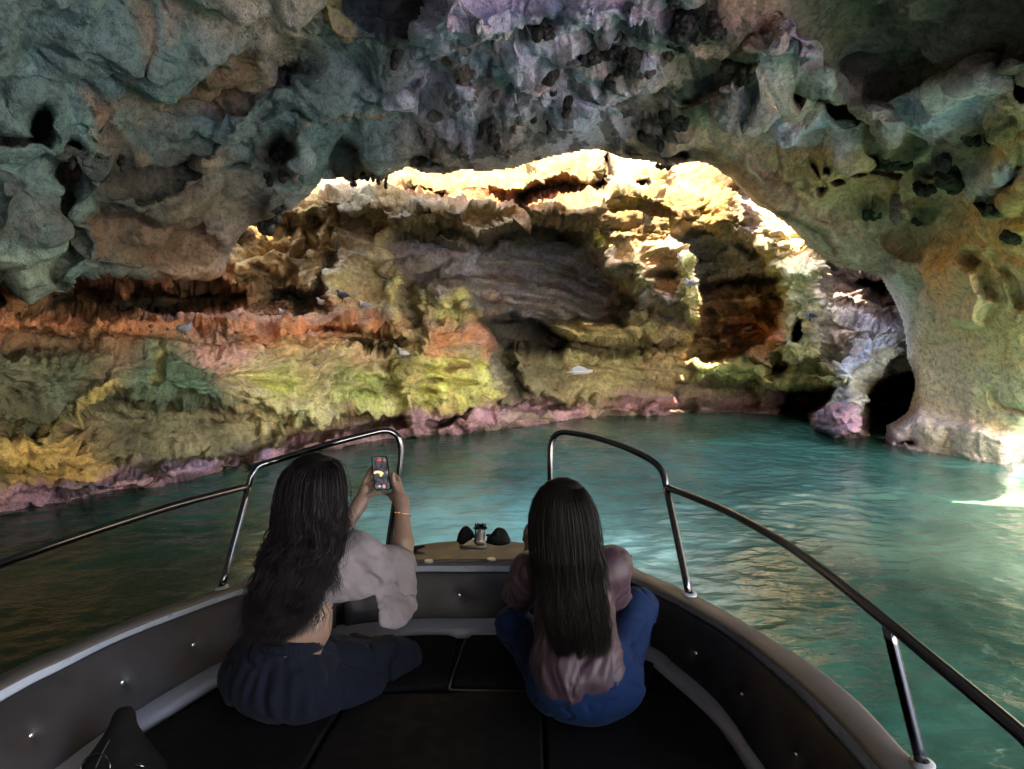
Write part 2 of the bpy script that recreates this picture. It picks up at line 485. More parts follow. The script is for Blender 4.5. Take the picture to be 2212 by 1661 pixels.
A.both(A.line([(1717, 198), (1765, 205), (1792, 235), (1816, 239)], 15, 9), DBROWN, -0.4, 0.8)  # recess shadow painted as a dark stroke
A.both(A.line([(1836, 252), (1867, 300), (1891, 354)], 13, 9), DBROWN, -0.4, 0.8)
A.both(A.line([(1480, 215), (1530, 170), (1590, 155), (1625, 190), (1600, 240)], 14, 10), (.08, .08, .08), -0.4, 0.75)
A.paint(A.poly([(1560, 60), (1650, 70), (1640, 110), (1600, 140), (1500, 160), (1490, 130)], 18), PINK, 0.8)
A.both(A.line([(2140, 150), (2180, 170), (2212, 200)], 16, 10), DBROWN, -0.4, 0.8)
A.both(A.poly([(1622, 334), (1867, 327), (1874, 354), (1969, 402), (1935, 416), (1802, 450), (1700, 380)], 14), OCHRE, 0.12, 0.75)
A.paint(A.poly([(2095, 317), (2230, 290), (2230, 334), (2105, 358)], 12), OCHRE, 0.8)
A.paint(A.poly([(2060, 380), (2200, 345), (2230, 370), (2140, 420), (2060, 440)], 14), BLUEG, 0.7)
A.both(A.line([(2120, 440), (2180, 400), (2210, 350)], 16, 12), (.08, .07, .08), -0.35, 0.7)
A.both(A.blob(1940, 455, 22, 34, -30, 0.4), (.10, .075, .05), 0.4, 0.9)
A.paint(A.blob(1940, 352, 44, 18, -10, 0.9, False), (.07, .09, .05), 0.9)
A.both(A.blob(2005, 402, 38, 18, 10, 0.9, False), BLACK, -0.15, 0.9)
A.paint(A.blob(1880, 467, 26, 11, 0, 0.9, False), (.06, .07, .04), 0.9)
A.paint(A.blob(1990, 475, 30, 18, 20, 0.9, False), (.06, .08, .03), 0.9)
A.paint(A.blob(2125, 298, 42, 10, -10, 0.8, False), (.06, .08, .06), 0.8)
A.paint(A.blob(2150, 455, 26, 14, 10, 0.8, False), (.10, .10, .04), 0.8)
A.paint(A.blob(2190, 505, 22, 18, 0, 0.8, False), (.22, .14, .05), 0.8)
for q in [(1780, 385, 14, 8), (1760, 362, 18, 7), (1795, 350, 16, 6), (1770, 410, 10, 12), (1800, 395, 20, 8), (1905, 385, 24, 10), (1850, 372, 20, 14)]:
    A.both(A.blob(*q, 20, 0.5, False), DBROWN, -0.22, 0.8)
# arch lip ribs
A.both(A.line([(1345, 325), (1420, 300), (1500, 290), (1570, 330), (1640, 400), (1720, 470), (1810, 540), (1880, 585)], 22, 16), (.42, .32, .21), 0.22, 0.75)
A.both(A.line([(1400, 340), (1450, 330), (1540, 340), (1620, 395), (1700, 455), (1800, 540)], 9, 8), (.13, .10, .06), -0.16, 0.7)
A.both(A.line([(1600, 370), (1700, 430), (1800, 490), (1880, 530), (1930, 590)], 16, 12), (.36, .28, .19), 0.15, 0.6)
A.both(A.line([(1350, 318), (1420, 322), (1470, 330)], 10, 7), (.08, .07, .05), -0.4, 0.8)
A.both(A.blob(1950, 510, 60, 40, 40, 0.8, False), (.4, .35, .25), -0.25, 0.5)
A.both(A.line([(1880, 470), (1930, 540), (1940, 600)], 22, 16), (.22, .2, .14), 0.1, 0.6)
# right pillar
A.both(A.poly([(1905, 592), (1945, 600), (1970, 660), (1962, 740), (1975, 800), (1965, 790), (1950, 735), (1925, 660)], 10, 0.4), (.60, .62, .66), 0.1, 0.9)
A.both(A.poly([(1990, 570), (2060, 555), (2125, 590), (2140, 660), (2110, 700), (2040, 690), (1995, 640)], 14), (.50, .31, .12), 0.35, 0.9)
A.both(A.line([(2085, 560), (2125, 590), (2138, 640), (2120, 680)], 13, 11), DBROWN, -0.22, 0.8)
A.both(A.line([(1990, 590), (2000, 640), (2020, 680)], 8, 8), BROWN, -0.12, 0.8)
A.both(A.line([(2150, 560), (2190, 600), (2212, 660)], 13, 12), DBROWN, -0.22, 0.7)
A.both(A.line([(2010, 540), (2100, 545), (2212, 580)], 14, 12), (.6, .5, .3), 0.12, 0.6)
A.paint(A.poly([(2040, 700), (2130, 690), (2240, 640), (2240, 790), (2150, 800), (2090, 740)], 24), (.62, .45, .18), 0.85)
A.paint(A.poly([(1985, 700), (2040, 720), (2070, 800), (2030, 870), (1985, 850)], 22), (.55, .54, .33), 0.85)
A.both(A.line([(2140, 845), (2155, 870), (2212, 885)], 6, 5), BROWN, -0.1, 0.8)
A.both(A.poly([(1908, 918), (1960, 900), (2040, 905), (2140, 930), (2200, 960), (2200, 1080), (1900, 1080)], 12), (.45, .38, .52), 0.25, 0.9)
lumps(A, [(1935, 925, 22, 12), (1980, 915, 24, 14), (2010, 935, 26, 14)], LGREY, 0.25, 0.6)
A.both(A.blob(1962, 952, 24, 10, 0, 0.4, False), BLACK, -0.4, 0.6)

ceil_items = [(1500, 62, 88, 80, 0), (1462, 92, 34, 40, 0), (1545, 50, 40, 56, 0), (1370, 118, 44, 52, 0), (1318, 112, 44, 34, 0), (1286, 120, 40, 40, 0),
    (1340, 72, 40, 22, 0), (1272, 122, 34, 30, 0), (1180, 155, 38, 40, 0), (1175, 66, 44, 34, 0), (1316, 176, 24, 34, 0), (1338, 150, 24, 26, 0), (1224, 225, 30, 56, 0),
    (1062, 262, 34, 90, 0), (1075, 300, 24, 50, 0), (1040, 270, 22, 60, 0), (1070, 205, 20, 36, 2), (998, 182, 26, 34, 2), (850, 118, 26, 58, 0), (1184, 277, 16, 26, 0),
    (1112, 276, 14, 26, 2), (1150, 258, 22, 16, 0), (1195, 200, 12, 12, 0), (1352, 238, 44, 20, 2), (1422, 185, 40, 22, 2), (1440, 120, 30, 18, 2), (1410, 270, 44, 30, 2), (1448, 250, 46, 22, 1),
    (1395, 292, 26, 24, 0), (1425, 300, 24, 46, 0), (1470, 265, 40, 30, 0), (1590, 140, 56, 36, 1), (1612, 162, 34, 34, 1), (1434, 360, 36, 10, 0), (1455, 0, 30, 20, 0),
    (2060, 372, 60, 74, 1), (2050, 345, 54, 40, 0), (2005, 405, 50, 28, 0), (1940, 352, 66, 26, 1), (2125, 300, 80, 24, 1), (1985, 472, 44, 26, 1), (1880, 466, 44, 20, 1), (1935, 452, 34, 56, 2),
    (2185, 505, 40, 36, 1), (2150, 455, 40, 24, 1), (1400, 160, 34, 14, 2),
    (818, 388, 14, 22, 0), (806, 380, 14, 26, 0), (833, 390, 12, 34, 0), (765, 395, 14, 14, 0), (790, 382, 20, 16, 0), (600, 340, 40, 40, 0), (612, 372, 24, 36, 0), (583, 378, 26, 46, 0), (640, 378, 20, 34, 2),
    (572, 480, 30, 44, 0), (590, 470, 26, 24, 0), (602, 448, 34, 22, 0), (205, 372, 34, 34, 0), (160, 345, 24, 40, 0), (230, 345, 22, 30, 2), (270, 340, 24, 60, 0), (145, 350, 30, 24, 0), (500, 345, 30, 20, 2),
    (90, 230, 34, 30, 2), (970, 130, 34, 26, 2), (1010, 150, 36, 30, 2), (940, 250, 30, 30, 2), (1090, 330, 40, 16, 2), (1230, 120, 26, 20, 2), (920, 290, 28, 40, 2), (1000, 320, 26, 22, 2)]

for (x_, y_, w_, h_, k_) in ceil_items:
    if k_ == 2: continue
    A.both(A.blob(x_, y_ - 4, w_ * .95, h_ * .95, 0, 0.9, False), (.05, .05, .042) if k_ == 0 else (.06, .08, .04), 0.05, 0.55)
dk = sstep(0.04, 0.26, fbm(np.stack([A.X / 46, A.Y / 40, A.X * 0 + 8.8], -1), 5, gain=0.62)) * sstep(850, 960, A.X) * (1 - sstep(1480, 1600, A.X)) * (1 - 0.6 * sstep(120, 0, A.Y))
A.C = A.C * (1 - 0.85 * dk[..., None]) + np.array([.06, .055, .056]) * 0.85 * dk[..., None]
A.D -= 0.035 * dk
lw = 0.32 + 0.5 * sstep(620, 480, A.X)
dmask = poly_sdf(LIP, A.X + lw * A.wx, A.Y + lw * A.wy)
edge = np.clip(1 - dmask / 34.0, 0, 1)
A.D += 0.34 * (1 - np.sqrt(np.clip(1 - edge ** 2, 0, 1))) * (dmask > -5)
A.D = smooth2(A.D, 1)
pa = world_pos(A); na = normals(smooth2(pa, 30))
side = sstep(1850, 2050, A.X) * sstep(420, 620, A.Y)           # smooth pillar
mid = sstep(820, 980, A.X) * (1 - sstep(1500, 1650, A.X))
wp = pa + 0.25 * np.stack([fbm(pa * 0.9 + k * 5.1, 3) for k in range(3)], -1)
d1 = 0.42 * billow(wp * np.array([0.8, 0.8, 1.0]), 3, gain=0.42)
d2 = 0.075 * fbm(wp * 2.6, 4, gain=0.55) - 0.05 * np.clip(0.10 - np.abs(fbm(wp * np.array([1.3, 1.3, 2.4]) + 60, 3)), 0, 1) * 10
d3 = 0.024 * fbm(wp * 8.0, 4, gain=0.62)
scal = sstep(0.62, 0.2, cells((wp * 3.4).reshape(-1, 3)).reshape(A.shape))
disp = d1 * (1 - 0.78 * side) + d2 * (1 - 0.6 * side) + d3 * (1 + 0.8 * mid - 0.4 * side) - 0.03 * scal * (1 - side) + 0.022 * mid * (billow(wp * 4.2, 3) - 0.2)
hold = np.maximum(0.12 + 0.88 * sstep(0, 70, dmask), 0.75 * sstep(520, 450, A.X))
gd = np.hypot(*np.gradient(smooth2(A.D, 3))) / A.step
pa = pa + na * (disp * hold / (1 + (gd / 0.035) ** 2))[..., None]
ca = A.C * np.clip(1 + 0.55 * fbm(wp * 2.2 + 40, 4) + 0.25 * fbm(wp * 9 + 3, 3), 0.35, 1.6)[..., None]
tint = sstep(0.08, 0.4, fbm(wp * 1.3 + 71, 4))[..., None]
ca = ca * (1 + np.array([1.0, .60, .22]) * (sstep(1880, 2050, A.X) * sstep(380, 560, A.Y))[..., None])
tint = tint * (0.45 - 0.32 * sstep(900, 700, A.X) )[..., None]
ca = ca * (1 - tint) + np.array([.30, .21, .12]) * tint * (ca.mean(-1, keepdims=True) / 0.35)
ca = ca * 1.4
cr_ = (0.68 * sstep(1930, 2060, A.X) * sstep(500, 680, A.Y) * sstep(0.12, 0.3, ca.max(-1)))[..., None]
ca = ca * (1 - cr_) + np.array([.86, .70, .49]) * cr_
ca = ca / np.maximum(1, ca.max(-1, keepdims=True) / 0.86)

def masked_solid(name, S, p, c, inside, sdf, mat, rows):
    nv, nu = S.shape
    idx = np.arange(nu * nv).reshape(nv, nu)
    ok = inside
    f = ok[:-1, :-1] & ok[:-1, 1:] & ok[1:, 1:] & ok[1:, :-1]
    F = np.stack([idx[:-1, :-1], idx[:-1, 1:], idx[1:, 1:], idx[1:, :-1]], -1)[f]
    # boundary edges
    E = np.concatenate([F[:, [0, 1]], F[:, [1, 2]], F[:, [2, 3]], F[:, [3, 0]]])
    key = np.sort(E, 1); k = key[:, 0].astype(np.int64) * (nu * nv) + key[:, 1]
    u, inv, cnt = np.unique(k, return_inverse=True, return_counts=True)
    B = E[cnt[inv] == 1]
    fx, fy = S.X.ravel(), S.Y.ravel()
    keep = (fx[B] > S.xs[0] + 9).all(1) & (fx[B] < S.xs[-1] - 9).all(1) & (fy[B] > S.ys[0] + 9).all(1) & (fy[B] < S.ys[-1] - 9).all(1)
    keep &= ~((fy[B] > 940) & (fx[B] > 1850)).any(1)
    B = B[keep]
    V = p.reshape(-1, 3); Cc = c.reshape(-1, 3)
    gy, gx = np.gradient(smooth2(sdf, 6)); g = np.stack([gx, gy], -1).reshape(-1, 2)
    g /= np.linalg.norm(g, axis=1)[:, None] + 1e-6
    bv = np.unique(B); remap = np.full(nu * nv, -1); 
    Vs = [V]; Cs = [Cc]; base = len(V)
    P0 = V[bv]; rd = P0 - np.array([0, 0, CAM_H]); rd /= np.linalg.norm(rd, axis=1)[:, None]
    gi = g[bv].copy()
    gi[(fx[bv] > 1890) & (fy[bv] > 600)] *= 0.15
    Fs = [F]
    prev = None
    for r, (a, b) in enumerate(rows):
        q = P0 + rd * (a * (0.25 + 0.75 * sstep(900, 1100, fx[bv])) if a > 0 else a + 0 * fx[bv])[:, None] + np.stack([gi[:, 0] * b, np.zeros(len(bv)), -gi[:, 1] * b], -1)
        pil = (fx[bv] > 1885) & (fy[bv] > 592)
        if r >= 3:
            zt = np.array((3.7, 4.1, 4.2))[min(r - 3, 2)] + 0.45 * sstep(950, 1120, fx[bv]) + 0.15 * sstep(1100, 1300, fx[bv]) + 0.5 * sstep(1450, 1600, fx[bv])
            q[:, 2] = np.where(pil, q[:, 2], np.maximum(q[:, 2], zt))
        lf = fx[bv] < 400
        q[lf] = (P0 + rd * (0.25 + 0.7 * r) + np.array([-0.1 * r, 0, 0.10 * r * r]))[lf]
        q[pil] = (P0 + rd * (0.3 + 0.5 * r) + np.array([0.04 * r, 0, 0]))[pil]
        q[~pil] += (0.12 * b * np.stack([fbm(P0 * 0.8 + 3 * r + kk, 3) for kk in range(3)], -1))[~pil]
        Vs.append(q); Cs.append(np.clip(Cc[bv] * 0.9 + 0.04, 0, 1))
        m = np.full(nu * nv, -1); m[bv] = base + np.arange(len(bv)); base += len(bv)
        lo = B if prev is None else prev[B]
        hi = m[B]
        Fs.append(np.stack([lo[:, 1], lo[:, 0], hi[:, 0], hi[:, 1]], -1))
        prev = m
    V2 = np.concatenate(Vs); C2 = np.concatenate(Cs); F2 = np.concatenate(Fs)
    used = np.unique(F2); rm = np.full(len(V2), -1); rm[used] = np.arange(len(used))
    return mesh_np(name, V2[used], rm[F2], True, mat, None, np.clip(C2[used], 0.004, 0.88))

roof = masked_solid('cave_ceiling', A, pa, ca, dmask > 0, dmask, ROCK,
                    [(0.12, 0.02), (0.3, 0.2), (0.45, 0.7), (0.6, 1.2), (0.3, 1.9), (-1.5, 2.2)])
tag(roof, kind='structure')

# ================================================================== B: far rock (back wall, left wall, ledges)
shore = [(-420, 1215), (-200, 1150), (0, 1108), (100, 1094), (250, 1062), (400, 1036), (520, 1012), (620, 988), (740, 962), (870, 944), (930, 936),
         (1030, 930), (1110, 924), (1200, 906), (1300, 898), (1450, 892), (1600, 892), (1720, 894), (1762, 915), (1860, 936), (1905, 925), (2000, 925), (2300, 930)]
def Yw(px, py):
    rx, _, rz = ray(px, py); return -CAM_H / rz
shore_y = lambda x: np.interp(x, [s[0] for s in shore], [s[1] for s in shore])
B = Sheet(-420, 2300, 150, 1240, 3.0, 2)
ctrl = [(x, y, float(Yw(x, y))) for x, y in shore]
ctrl += [(-420, 700, 4.6), (-420, 900, 4.5), (0, 900, 6.0), (0, 720, 6.1), (0, 660, 6.9), (0, 600, 8.0), (0, 400, 9), (250, 900, 6.8), (250, 720, 7.0), (250, 660, 8.2), (250, 560, 9.6),
         (250, 400, 9.5), (520, 860, 7.9), (520, 730, 8.2), (520, 680, 8.9), (600, 600, 10.1), (560, 540, 10.3), (600, 450, 10.9), (700, 420, 11.1), (700, 640, 9.7), (870, 800, 9.6), (870, 700, 9.9),
         (860, 600, 10.3), (860, 520, 10.0), (850, 420, 10.9), (1000, 800, 10.4), (1000, 700, 10.6), (1000, 490, 10.4), (1050, 400, 11.3), (1100, 350, 12.0),
         (1150, 850, 11.6), (1250, 800, 12.4), (1250, 650, 12.2), (1200, 560, 11.9), (1250, 490, 11.0), (1300, 400, 11.7), (1300, 300, 13.0), (1450, 800, 12.5),
         (1450, 650, 11.6), (1450, 500, 11.0), (1450, 400, 11.6), (1600, 800, 12.3), (1600, 650, 12.2), (1600, 500, 11.0), (1650, 420, 11.2), (1720, 800, 11.6), (1720, 600, 10.9),
         (1800, 700, 11.0), (1850, 850, 10.8), (1900, 700, 10.7), (1950, 650, 11.2), (2100, 700, 11.2), (2300, 700, 11.2), (700, 150, 13.5), (1200, 150, 15), (1700, 150, 14.5), (2200, 150, 14),
         (0, 150, 11), (1800, 500, 11.2), (-420, 150, 8)]
B.base(ctrl, [(0, 760, (.11, .13, .08)), (150, 800, (.10, .13, .08)), (330, 780, (.13, .19, .13)), (60, 900, (.08, .09, .05)), (250, 900, (.11, .12, .07)), (60, 1010, (.28, .17, .06)),
              (180, 980, (.42, .27, .10)), (0, 680, (.25, .12, .06)), (250, 690, (.42, .18, .08)), (450, 690, RED), (520, 720, (.50, .24, .13)), (600, 710, (.54, .27, .15)), (700, 690, (.56, .30, .16)),
              (420, 830, (.10, .16, .10)), (480, 760, (.45, .28, .22)), (600, 770, (.56, .44, .22)), (720, 800, (.48, .38, .21)), (620, 850, (.5, .44, .2)), (800, 760, (.52, .36, .21)), (800, 860, (.42, .42, .16)),
              (880, 820, (.5, .45, .15)), (450, 940, (.36, .30, .17)), (600, 920, (.44, .38, .2)), (640, 640, (.36, .31, .19)), (760, 620, (.40, .34, .20)), (740, 560, (.42, .34, .24)), (880, 640, (.42, .36, .2)),
              (560, 540, (.58, .42, .22)), (620, 500, (.56, .42, .2)), (700, 470, (.6, .47, .24)), (740, 420, CREAM), (820, 450, (.55, .45, .22)), (950, 440, (.62, .48, .22)), (1030, 480, CREAM),
              (1100, 420, (.56, .28, .15)), (1180, 420, (.54, .25, .15)), (1240, 430, (.56, .32, .22)), (950, 400, YEL), (1100, 390, YEL), (1350, 380, WHITE), (1400, 400, WHITE), (1320, 480, CREAM),
              (1450, 460, (.62, .48, .26)), (1560, 430, YEL), (1620, 460, (.42, .36, .3)), (1700, 540, (.56, .44, .24)), (1400, 540, (.56, .42, .22)), (1300, 520, (.52, .42, .26)),
              (950, 570, GREY), (1100, 560, GREY), (1150, 640, (.36, .35, .38)), (1000, 620, (.34, .29, .2)), (1250, 600, (.3, .28, .24)), (1350, 620, (.32, .31, .28)), (1450, 620, (.5, .36, .2)),
              (1300, 700, (.5, .38, .22)), (1080, 700, (.14, .14, .13)), (1150, 780, (.2, .18, .1)), (1250, 770, (.36, .31, .16)), (1350, 770, (.42, .36, .18)), (1450, 800, (.4, .3, .17)),
              (1400, 860, (.27, .2, .13)), (1540, 560, (.33, .31, .28)), (1580, 640, (.33, .24, .15)), (1600, 700, (.44, .19, .11)), (1650, 720, (.5, .2, .1)), (1580, 800, (.2, .23, .09)),
              (1700, 600, (.46, .47, .24)), (1710, 760, (.45, .46, .25)), (1760, 640, (.45, .44, .34)), (1800, 720, (.38, .37, .36)), (1850, 700, (.36, .35, .38)), (1760, 820, (.42, .42, .18)), (1850, 620, (.2, .17, .16)),
              (1900, 760, (.38, .38, .36)), (2200, 700, GREY), (-300, 800, (.12, .12, .08))])

# --- left wall
B.gain = 1.4
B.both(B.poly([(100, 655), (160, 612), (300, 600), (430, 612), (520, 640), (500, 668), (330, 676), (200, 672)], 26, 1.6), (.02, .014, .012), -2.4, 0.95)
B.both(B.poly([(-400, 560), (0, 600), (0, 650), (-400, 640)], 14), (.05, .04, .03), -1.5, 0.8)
B.both(B.poly([(500, 640), (560, 620), (700, 640), (690, 672), (600, 680), (520, 672)], 10), (.2, .13, .09), -0.6, 0.5)
B.both(B.line([(-300, 690), (0, 690), (200, 706), (330, 712), (420, 724), (520, 735)], 16, 12), (.30, .10, .05), 0.25, 0.6)
B.both(B.line([(0, 730), (150, 740), (300, 745)], 14, 10), (.12, .07, .04), -0.2, 0.7)
B.both(B.poly([(470, 672), (520, 655), (560, 700), (590, 725), (480, 730)], 10), (.58, .28, .14), 0.3, 0.8)
B.both(B.poly([(600, 690), (700, 680), (880, 690), (890, 712), (720, 730), (600, 735)], 10), (.58, .30, .15), 0.25, 0.7)
for q in [(740, 712, 40, 7), (800, 722, 60, 8), (850, 735, 34, 7), (760, 735, 40, 6), (820, 745, 36, 6), (700, 712, 22, 6)]:
    B.both(B.blob(*q, 4, 0.5, False), (.08, .06, .04), -0.4, 0.75)
B.paint(B.line([(-300, 700), (0, 695), (200, 700), (400, 705), (560, 705), (700, 700), (870, 705)], 22, 18), (.50, .17, .07), 0.75)
B.paint(B.poly([(400, 740), (480, 725), (560, 770), (540, 800), (470, 790), (410, 770)], 12), (.50, .30, .27), 0.8)
B.paint(B.poly([(270, 800), (380, 770), (470, 800), (500, 860), (420, 900), (300, 880), (260, 850)], 24), (.06, .12, .075), 0.8)
B.both(B.line([(350, 745), (345, 800), (330, 830)], 9, 8), OLIVE, -0.15, 0.7)
B.both(B.line([(240, 830), (160, 900), (110, 950), (60, 985), (-60, 1000)], 14, 12), (.5, .38, .12), 0.18, 0.6)
B.both(B.poly([(250, 850), (420, 870), (640, 900), (600, 960), (420, 1000), (240, 1010), (220, 950), (140, 930)], 26), (.15, .14, .08), -0.55, 0.7)
B.both(B.poly([(-200, 1000), (60, 965), (180, 955), (240, 1010), (200, 1050), (0, 1085), (-200, 1110)], 16), (.48, .29, .08), 0.15, 0.85)
B.paint(B.poly([(490, 790), (600, 760), (700, 760), (860, 800), (880, 900), (720, 930), (520, 940), (500, 860)], 28), (.44, .37, .20), 0.65)
B.paint(B.poly([(560, 810), (640, 780), (650, 850), (590, 870)], 16), (.52, .54, .16), 0.8)
B.paint(B.poly([(740, 790), (850, 820), (830, 880), (700, 860)], 18), (.36, .42, .13), 0.8)
B.both(B.poly([(520, 900), (640, 880), (720, 900), (640, 930), (560, 945)], 14), (.6, .5, .24), 0.2, 0.7)
B.both(B.poly([(620, 930), (720, 905), (870, 890), (870, 910), (740, 935), (650, 965), (610, 980)], 10), (.16, .08, .05), -0.6, 0.7)
# tan wall over the ledge
B.both(B.line([(705, 560), (690, 620), (700, 670)], 10, 8), (.10, .10, .08), -0.3, 0.7)
B.both(B.poly([(580, 650), (620, 610), (690, 640), (660, 672)], 12), (.07, .075, .07), -0.6, 0.75)
B.both(B.line([(865, 590), (850, 630), (855, 690)], 14, 10), (.5, .45, .18), 0.25, 0.7)
B.both(B.line([(885, 600), (880, 650), (890, 700)], 12, 8), (.12, .11, .09), -0.25, 0.6)
B.both(B.poly([(935, 590), (970, 560), (985, 640), (960, 660), (935, 640)], 8), (.25, .22, .19), 0.2, 0.6)
B.paint(B.poly([(935, 650), (1010, 600), (1025, 690), (950, 700)], 14), (.52, .50, .18), 0.85)
B.both(B.poly([(905, 700), (960, 685), (1030, 690), (1062, 748), (1050, 790), (960, 775), (915, 770)], 10), (.54, .22, .11), 0.3, 0.85)
B.both(B.poly([(905, 775), (1050, 785), (1052, 820), (1090, 855), (1000, 880), (915, 880)], 12), (.52, .50, .13), 0.25, 0.85)
for q in [(930, 800, 26, 5), (980, 796, 30, 5), (940, 825, 30, 5), (1010, 830, 20, 4), (930, 850, 20, 5)]:
    B.both(B.blob(*q, 0, 0.5, False), (.2, .16, .06), -0.2, 0.6)
B.both(B.poly([(890, 770), (915, 720), (915, 900), (890, 930), (860, 900)], 12), (.50, .42, .16), 0.3, 0.6)
# sunlit brow; its white patches also paint in the sun's glare
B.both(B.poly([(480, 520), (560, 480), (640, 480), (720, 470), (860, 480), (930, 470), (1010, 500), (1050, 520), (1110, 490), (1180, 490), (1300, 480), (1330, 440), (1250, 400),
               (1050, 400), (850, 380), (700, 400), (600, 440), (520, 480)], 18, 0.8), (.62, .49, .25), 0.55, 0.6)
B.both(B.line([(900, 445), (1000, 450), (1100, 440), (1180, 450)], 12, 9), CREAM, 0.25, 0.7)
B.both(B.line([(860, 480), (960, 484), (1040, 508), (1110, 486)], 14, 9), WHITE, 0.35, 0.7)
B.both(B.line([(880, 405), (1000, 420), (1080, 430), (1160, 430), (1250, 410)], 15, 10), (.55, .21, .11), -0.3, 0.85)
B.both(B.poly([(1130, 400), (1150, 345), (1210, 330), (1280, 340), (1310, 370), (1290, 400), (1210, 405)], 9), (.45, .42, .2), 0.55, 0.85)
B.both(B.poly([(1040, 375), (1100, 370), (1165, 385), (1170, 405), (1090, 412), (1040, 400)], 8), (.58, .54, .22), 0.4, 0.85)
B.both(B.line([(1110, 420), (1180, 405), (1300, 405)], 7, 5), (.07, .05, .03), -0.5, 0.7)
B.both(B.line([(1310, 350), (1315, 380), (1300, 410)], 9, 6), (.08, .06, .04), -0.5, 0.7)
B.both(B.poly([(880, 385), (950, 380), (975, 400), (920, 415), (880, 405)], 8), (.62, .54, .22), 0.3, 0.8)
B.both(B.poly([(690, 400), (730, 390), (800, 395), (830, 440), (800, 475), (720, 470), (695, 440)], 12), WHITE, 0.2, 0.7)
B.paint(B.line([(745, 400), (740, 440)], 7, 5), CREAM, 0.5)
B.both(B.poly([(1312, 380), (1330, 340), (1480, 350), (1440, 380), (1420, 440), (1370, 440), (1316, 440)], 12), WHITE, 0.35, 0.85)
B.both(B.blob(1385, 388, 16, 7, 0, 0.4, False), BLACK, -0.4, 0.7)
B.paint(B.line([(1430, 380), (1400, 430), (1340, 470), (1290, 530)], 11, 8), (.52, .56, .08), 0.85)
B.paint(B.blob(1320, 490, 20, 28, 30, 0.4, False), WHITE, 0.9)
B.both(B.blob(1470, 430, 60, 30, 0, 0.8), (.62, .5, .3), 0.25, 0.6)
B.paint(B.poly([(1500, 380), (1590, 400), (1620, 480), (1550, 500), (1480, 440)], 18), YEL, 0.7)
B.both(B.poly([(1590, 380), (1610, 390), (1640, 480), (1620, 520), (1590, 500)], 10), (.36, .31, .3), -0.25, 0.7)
# left sunlit drip curtain
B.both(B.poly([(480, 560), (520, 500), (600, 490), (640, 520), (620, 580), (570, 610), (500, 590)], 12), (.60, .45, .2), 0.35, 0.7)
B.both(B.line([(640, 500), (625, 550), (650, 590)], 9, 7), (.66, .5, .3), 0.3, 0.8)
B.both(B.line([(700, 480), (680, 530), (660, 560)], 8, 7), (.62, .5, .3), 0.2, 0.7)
B.both(B.poly([(500, 590), (560, 570), (620, 590), (600, 620), (520, 615)], 8), (.2, .16, .08), -0.3, 0.6)
B.both(B.blob(615, 470, 30, 22, 0, 0.5, False), (.28, .17, .08), 0.1, 0.8)
# central hollow
B.both(B.poly([(840, 530), (900, 515), (1000, 530), (1060, 500), (1140, 500), (1230, 510), (1290, 560), (1370, 640), (1340, 700), (1220, 690), (1060, 690), (1020, 640), (990, 600), (900, 600), (850, 570)],
              14, 0.9), (.38, .37, .41), -1.2, 0.8)
B.both(B.line([(860, 515), (950, 500), (1050, 525), (1120, 495), (1200, 505), (1260, 530)], 9, 8), (.08, .075, .07), -0.4, 0.6)
for pts, w, c, a in [([(990, 600), (1080, 600), (1180, 620), (1290, 660)], 12, (.22, .22, .22), 0.25), ([(1040, 560), (1130, 560), (1230, 590), (1300, 620)], 9, (.3, .29, .26), 0.2),
                     ([(1000, 660), (1100, 650), (1200, 660), (1280, 700)], 13, (.26, .25, .24), 0.35), ([(1290, 560), (1360, 570), (1400, 610)], 14, (.42, .37, .26), 0.3),
                     ([(1380, 560), (1400, 600), (1340, 620)], 16, (.58, .45, .17), 0.4), ([(1330, 650), (1420, 640), (1480, 670)], 13, (.3, .3, .3), 0.25)]:
    B.both(B.line(pts, w, 9), c, a, 0.6)
B.both(B.poly([(1025, 690), (1100, 680), (1180, 700), (1230, 740), (1200, 760), (1080, 750), (1060, 745)], 12), (.06, .06, .055), -1.3, 0.85)
B.both(B.poly([(1060, 750), (1090, 840), (1130, 870), (1200, 880), (1160, 850), (1110, 810), (1090, 760)], 10), (.08, .07, .05), -0.5, 0.7)
B.both(B.poly([(1180, 690), (1300, 690), (1390, 700), (1370, 740), (1290, 742), (1240, 735)], 10), (.60, .45, .2), 0.5, 0.9)
B.both(B.line([(1240, 748), (1340, 755), (1440, 745), (1500, 730)], 10, 7), (.07, .06, .05), -0.4, 0.6)
B.both(B.poly([(1380, 660), (1480, 690), (1510, 740), (1460, 760), (1390, 730)], 12), (.50, .36, .2), 0.25, 0.6)
B.both(B.line([(1360, 650), (1430, 690), (1500, 700)], 8, 7), (.1, .1, .1), -0.3, 0.6)
B.both(B.line([(1400, 590), (1480, 600), (1500, 560), (1560, 530)], 10, 8), (.1, .1, .1), -0.25, 0.6)
B.both(B.poly([(1470, 560), (1505, 550), (1512, 640), (1508, 690), (1478, 684), (1462, 640)], 8, 0.5), (.60, .54, .2), 0.75, 0.85)
B.both(B.poly([(1480, 520), (1540, 500), (1620, 520), (1660, 560), (1640, 590), (1540, 590), (1510, 620), (1500, 560)], 14), (.26, .25, .26), -0.9, 0.7)
B.both(B.line([(1500, 510), (1560, 495), (1640, 545)], 9, 7), (.06, .06, .06), -0.4, 0.6)
B.both(B.poly([(1512, 610), (1580, 590), (1680, 600), (1690, 640), (1685, 700), (1640, 760), (1560, 770), (1500, 770), (1500, 700), (1515, 660)], 10), (.40, .24, .14), -1.1, 0.6)
B.both(B.line([(1515, 615), (1580, 600), (1680, 600)], 12, 8), (.07, .06, .06), -0.5, 0.6)
